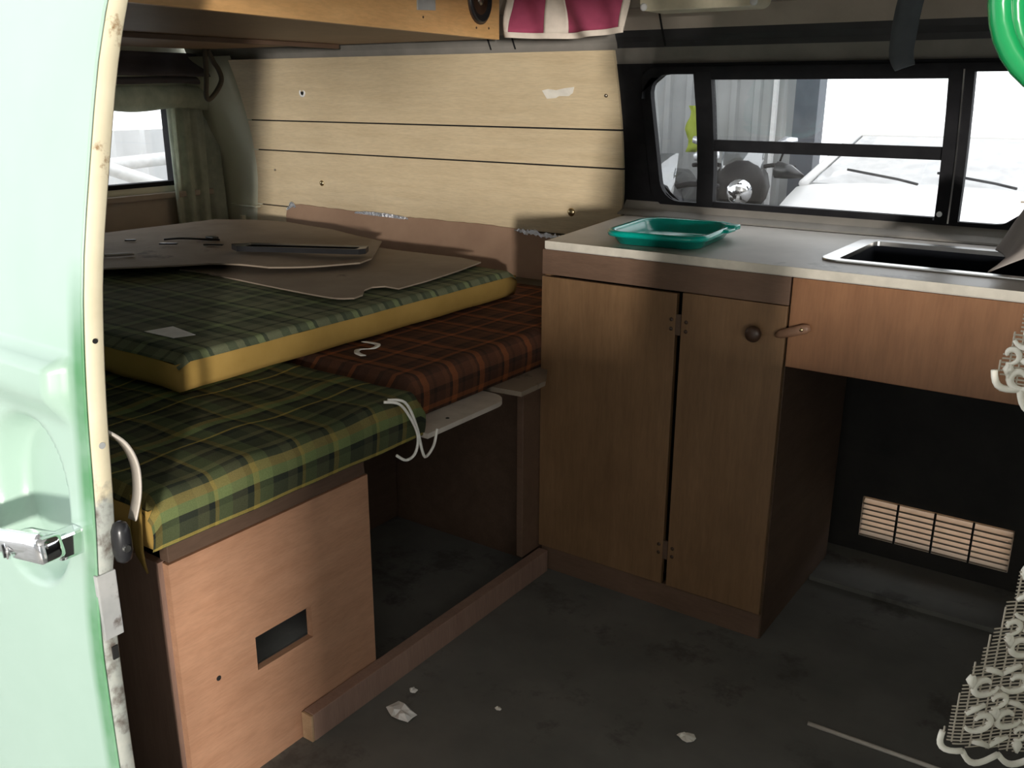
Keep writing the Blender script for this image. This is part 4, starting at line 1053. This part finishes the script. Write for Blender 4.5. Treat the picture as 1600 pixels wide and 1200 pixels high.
tag(tube('rod', [(-0.384, 1.511, 0.0045), (-0.15, 1.519, 0.0045), (0.05, 1.526, 0.0045)], 0.0042, 'white_board', None, 8), 'thin white rod lying on the dark floor at the bottom right', 'rod')
struct(box('trim_9', (-0.558, 2.05, 0.0), (0.40, 2.062, 0.012), 'floor_vinyl', bev=0.002))

# ------------------------------------------------------------------ outside: shed, car, motorbikes
def corrugated(name, p0, p1, z0, z1, mat, pitch=0.19):
    d = Vector((p1[0] - p0[0], p1[1] - p0[1], 0)); L_ = d.length; d.normalize(); n = Vector((-d.y, d.x, 0))
    pts = []; u = 0
    while u < L_:
        for du, w in ((0, 0), (pitch * .6, 0), (pitch * .68, 0.03), (pitch * .92, 0.03)): pts.append((u + du, w))
        u += pitch
    g = [[tuple(Vector((p0[0], p0[1], z)) + d * u_ + n * w) for z in (z0, z1)] for u_, w in pts]
    return sheet(name, g, mat, thick=tuple(n * 0.004), smooth=False)
struct(corrugated('wall_shed', (-2.80, 8.4), (-9.0, 8.4), -0.45, 4.0, 'corrugated_grey', 0.22))
struct(corrugated('wall_yard', (-6.2, 7.5), (-6.2, -1.0), -0.45, 0.86, 'corrugated_white', 0.24))
struct(box('trim_10', (-2.76, 8.1, -0.45), (-2.56, 8.3, 4.0), 'column_paint', bev=0.004))
struct(box('trim_11', (-3.02, 8.28, -0.45), (-2.985, 8.33, 4.0), 'white_paint', bev=0.002))
# white frame of a trailer seen through the rear window
rk = thing('trailer_rails', (-4.6, 3.0, -0.45), 'white painted rails outside the rear window', 'rails')
for a, b_ in (((-4.6, 2.6, 0.74), (-4.6, 3.9, 0.80)), ((-4.6, 2.75, 0.78), (-4.3, 3.25, 0.55)), ((-4.6, 2.2, 0.56), (-4.6, 3.9, 0.60)), ((-4.6, 3.9, -0.45), (-4.6, 3.9, 0.80)), ((-4.6, 2.2, -0.45), (-4.6, 2.2, 0.62))):
    tube('rail', [a, b_], 0.035, 'white_paint', rk, 8)

def wheel(parent, c, ax, r, w):
    lathe('tyre', Vector(c) - Vector(ax) * w / 2, ax, [(r * .6, 0), (r * .93, 0.0), (r, w * .2), (r, w * .8), (r * .93, w), (r * .6, w)], 'tyre', parent, 28)
    lathe('hub', Vector(c) - Vector(ax) * w * .45, ax, [(r * .6, 0), (r * .58, w * .3), (r * .2, w * .35), (r * .2, w * .6), (r * .58, w * .65), (r * .6, w * .9)], 'bike_silver', parent, 20)

def car(name, label, loc, rotz, paint):
    """sedan, front towards local -y, base on the ground at z=0"""
    root = thing(name, (0, 0, 0), label, 'car')
    # lower body: cross sections along the length
    st = [(-2.05, .62, .42, .60), (-1.98, .74, .36, .72), (-1.6, .82, .30, .86), (-0.9, .85, .26, .965), (-0.62, .86, .25, 1.0), (0.0, .87, .24, .985), (1.0, .86, .25, .97), (1.5, .84, .28, .96), (2.0, .80, .32, .92), (2.12, .72, .42, .80)]
    g = []
    for y, hw, zb_, zt in st:
        row = [(-hw * .9, zb_), (-hw, lerp(zb_, zt, .35)), (-hw * .985, lerp(zb_, zt, .75)), (-hw * .93, zt - .02), (-hw * .80, zt + .005), (-hw * .4, zt + .022), (0, zt + .026), (hw * .4, zt + .022), (hw * .80, zt + .005), (hw * .93, zt - .02), (hw * .985, lerp(zb_, zt, .75)), (hw, lerp(zb_, zt, .35)), (hw * .9, zb_)]
        g.append([(x, y, z) for x, z in row])
    bm = sheet_bm(g)
    bm.verts.ensure_lookup_table(); n = 13
    for i in (0, len(st) - 1): bm.faces.new([bm.verts[i * n + k] for k in range(n)])
    body = link('body', bm, paint, root, True)
    # cabin: base ring and roof ring
    B = [(-.76, -.62, 1.0), (.76, -.62, 1.0), (.80, .35, .985), (.78, 1.45, .97), (-.78, 1.45, .97), (-.80, .35, .985)]
    T = [(-.58, .22, 1.295), (.58, .22, 1.295), (.60, .55, 1.315), (.56, 1.0, 1.30), (-.56, 1.0, 1.30), (-.60, .55, 1.315)]
    bm = bmesh.new()
    r1 = [bm.verts.new(p) for p in T]; r2 = [bm.verts.new((p[0] * .86, lerp(p[1], .6, .15), p[2] + .03)) for p in T]
    r0 = [bm.verts.new((p[0], p[1], p[2] - .012)) for p in T]
    bm.faces.new(r2); bm.faces.new(r0)
    for k in range(6):
        bm.faces.new((r1[k], r1[(k + 1) % 6], r2[(k + 1) % 6], r2[k])); bm.faces.new((r0[k], r0[(k + 1) % 6], r1[(k + 1) % 6], r1[k]))
    link('roof', bm, paint, root)
    for k, nm in ((0, 'windscreen'), (1, 'side_window'), (2, 'side_window'), (3, 'rear_window'), (4, 'side_window'), (5, 'side_window')):
        q = [B[k], B[(k + 1) % 6], T[(k + 1) % 6], T[k]]
        c = [sum(p[i] for p in q) / 4 for i in range(3)]
        nq = [[Vector(c).lerp(Vector(p), .93) for p in (q[0], q[3])], [Vector(c).lerp(Vector(p), .93) for p in (q[1], q[2])]]
        sheet(nm, nq, 'dusty_glass' if nm == 'windscreen' and paint == 'car_white' else 'car_glass', root, thick=(0, 0.004, 0), smooth=False)
    for k in range(6):
        tube('pillar', [B[k], T[k]], 0.030, paint, root, 8)
    box('dashboard', (-.72, -.45, .80), (.72, -.05, .97), 'black_plastic', root, 0.03)
    for x in (-.38, .38):
        box('front_seat', (x - .24, .35, .5), (x + .24, .50, 1.14), 'black_plastic', root, 0.05)
    for s, x0 in ((1, -0.05), (1, 0.50)):
        o = tube('wiper', [(x0, -.66, 1.035), (x0 - .12, -.60, 1.055), (x0 - .46, -.47, 1.095)], 0.009, 'black_plastic', root, 6)
    for s in (-1, 1):
        lathe('headlight', (s * .58, -2.0, .62), (0, -1, 0), [(.10, 0), (.10, .03), (.07, .055), (.01, .065)], 'chrome', root, 18)
        tube('door_mirror', [(s * .80, -.42, 1.03), (s * .90, -.42, 1.06), (s * .99, -.40, 1.07)], [.012, .05, .06], 'black_plastic', root, 10)
        for y in (-1.32, 1.28): wheel(root, (s * .76, y, .31), (1, 0, 0), .31, .19)
    box('grille', (-.42, -2.075, .52), (.42, -2.045, .66), 'black_plastic', root, 0.01)
    box('bumper', (-.80, -2.13, .36), (.80, -2.02, .48), 'bike_silver', root, 0.03)
    root.location = loc; root.rotation_euler = (0, 0, rotz)
    return root
car('sedan', 'white dusty sedan with wipers parked outside the side window', (-1.335, 6.95, -0.45), math.radians(6), 'car_white')
car('sedan', 'black sedan with chrome trim behind the motorbikes', (-5.45, 6.9, -0.45), math.radians(-80), 'car_black')

def bike(name, label, loc, rotz, fairing, screen):
    root = thing(name, (0, 0, 0), label, 'motorbike')
    for y in (-.70, .70): wheel(root, (0, y, .31), (1, 0, 0), .31, .13)
    for s in (-1, 1): tube('fork', [(s * .09, -.70, .31), (s * .10, -.44, .98)], .022, 'bike_silver', root, 8)
    tank = lathe('fuel_tank', (0, -.32, .86), (0, 1, -.06), [(.03, 0), (.13, .06), (.17, .2), (.16, .35), (.09, .5), (.02, .52)], fairing, root, 16)
    bm = bmesh.new(); tube_bm(bm, [(0, .12, .80), (0, .28, .79), (0, .55, .84), (0, .85, .93)], [.10, .14, .12, .05], 10); link('seat', bm, 'bike_dark', root, True)
    bm = bmesh.new(); bm_box(bm, (-.17, -.35, .28), (.17, .22, .66)); bevel(bm, .05, 3); link('engine', bm, 'bike_dark', root, True)
    bm = bmesh.new(); tube_bm(bm, [(0, -.92, .92), (0, -.80, .93), (0, -.60, .92), (0, -.38, .86)], [.04, .16, .21, .15], 14); fr_ = link('front_fairing', bm, fairing, root, True)
    lathe('headlight', (0, -.89, .90), (0, -1, .1), [(.09, 0), (.09, .02), (.05, .04), (.01, .045)], 'chrome', root, 16)
    tube('handlebar', spline([(-.38, -.30, 1.04), (-.22, -.42, 1.06), (0, -.46, 1.02), (.22, -.42, 1.06), (.38, -.30, 1.04)], 5), .016, 'bike_dark', root, 8)
    g = [[(math.sin(a) * .17, -.80 + .26 * s + (1 - math.cos(a)) * .12, .98 + .26 * s) for s in (0, .5, 1)] for a in [-1.1 + k * .22 for k in range(11)]]
    sheet('screen', g, 'car_glass', root, thick=(0, .004, 0))
    for s in (-1, 1):
        tube('mirror_stem', [(s * .26, -.40, 1.06), (s * .30, -.46, 1.20)], .008, 'bike_dark', root, 6)
        bm = bmesh.new(); tube_bm(bm, [(s * .24, -.46, 1.22), (s * .30, -.47, 1.23), (s * .38, -.46, 1.24)], [.02, .045, .025], 10); link('mirror', bm, 'bike_silver', root, True)
    bm = bmesh.new(); tube_bm(bm, [(.16, -.2, .30), (.18, .3, .32), (.19, .8, .45)], [.03, .04, .05], 10); link('exhaust', bm, 'chrome', root, True)
    root.location = loc; root.rotation_euler = (0, 0, rotz)
    return root
bike('motorbike', 'dark motorbike seen through the small left pane', (-2.70, 5.5, -0.45), math.radians(20), 'bike_dark', 0)
bike('motorbike', 'black motorbike parked next to the white sedan', (-2.85, 7.3, -0.45), math.radians(20), 'bike_dark', 0)
g = [[(-3.66 + 0.02 * math.sin(k * 1.3) + 0.17 * i / 4 * (0.45 + 0.55 * math.sin(PI * k / 9)), 7.95 + 0.02 * math.sin(i * 2 + k), lerp(1.02, 0.62, k / 8)) for k in range(9)] for i in range(5)]
tag(sheet('hanging_cloth', g, 'lime_cloth', thick=(0, .006, 0)), 'lime yellow cloth hanging by the grey corrugated wall', 'cloth')

for o in bpy.data.objects:
    if '_root' in o: del o['_root']
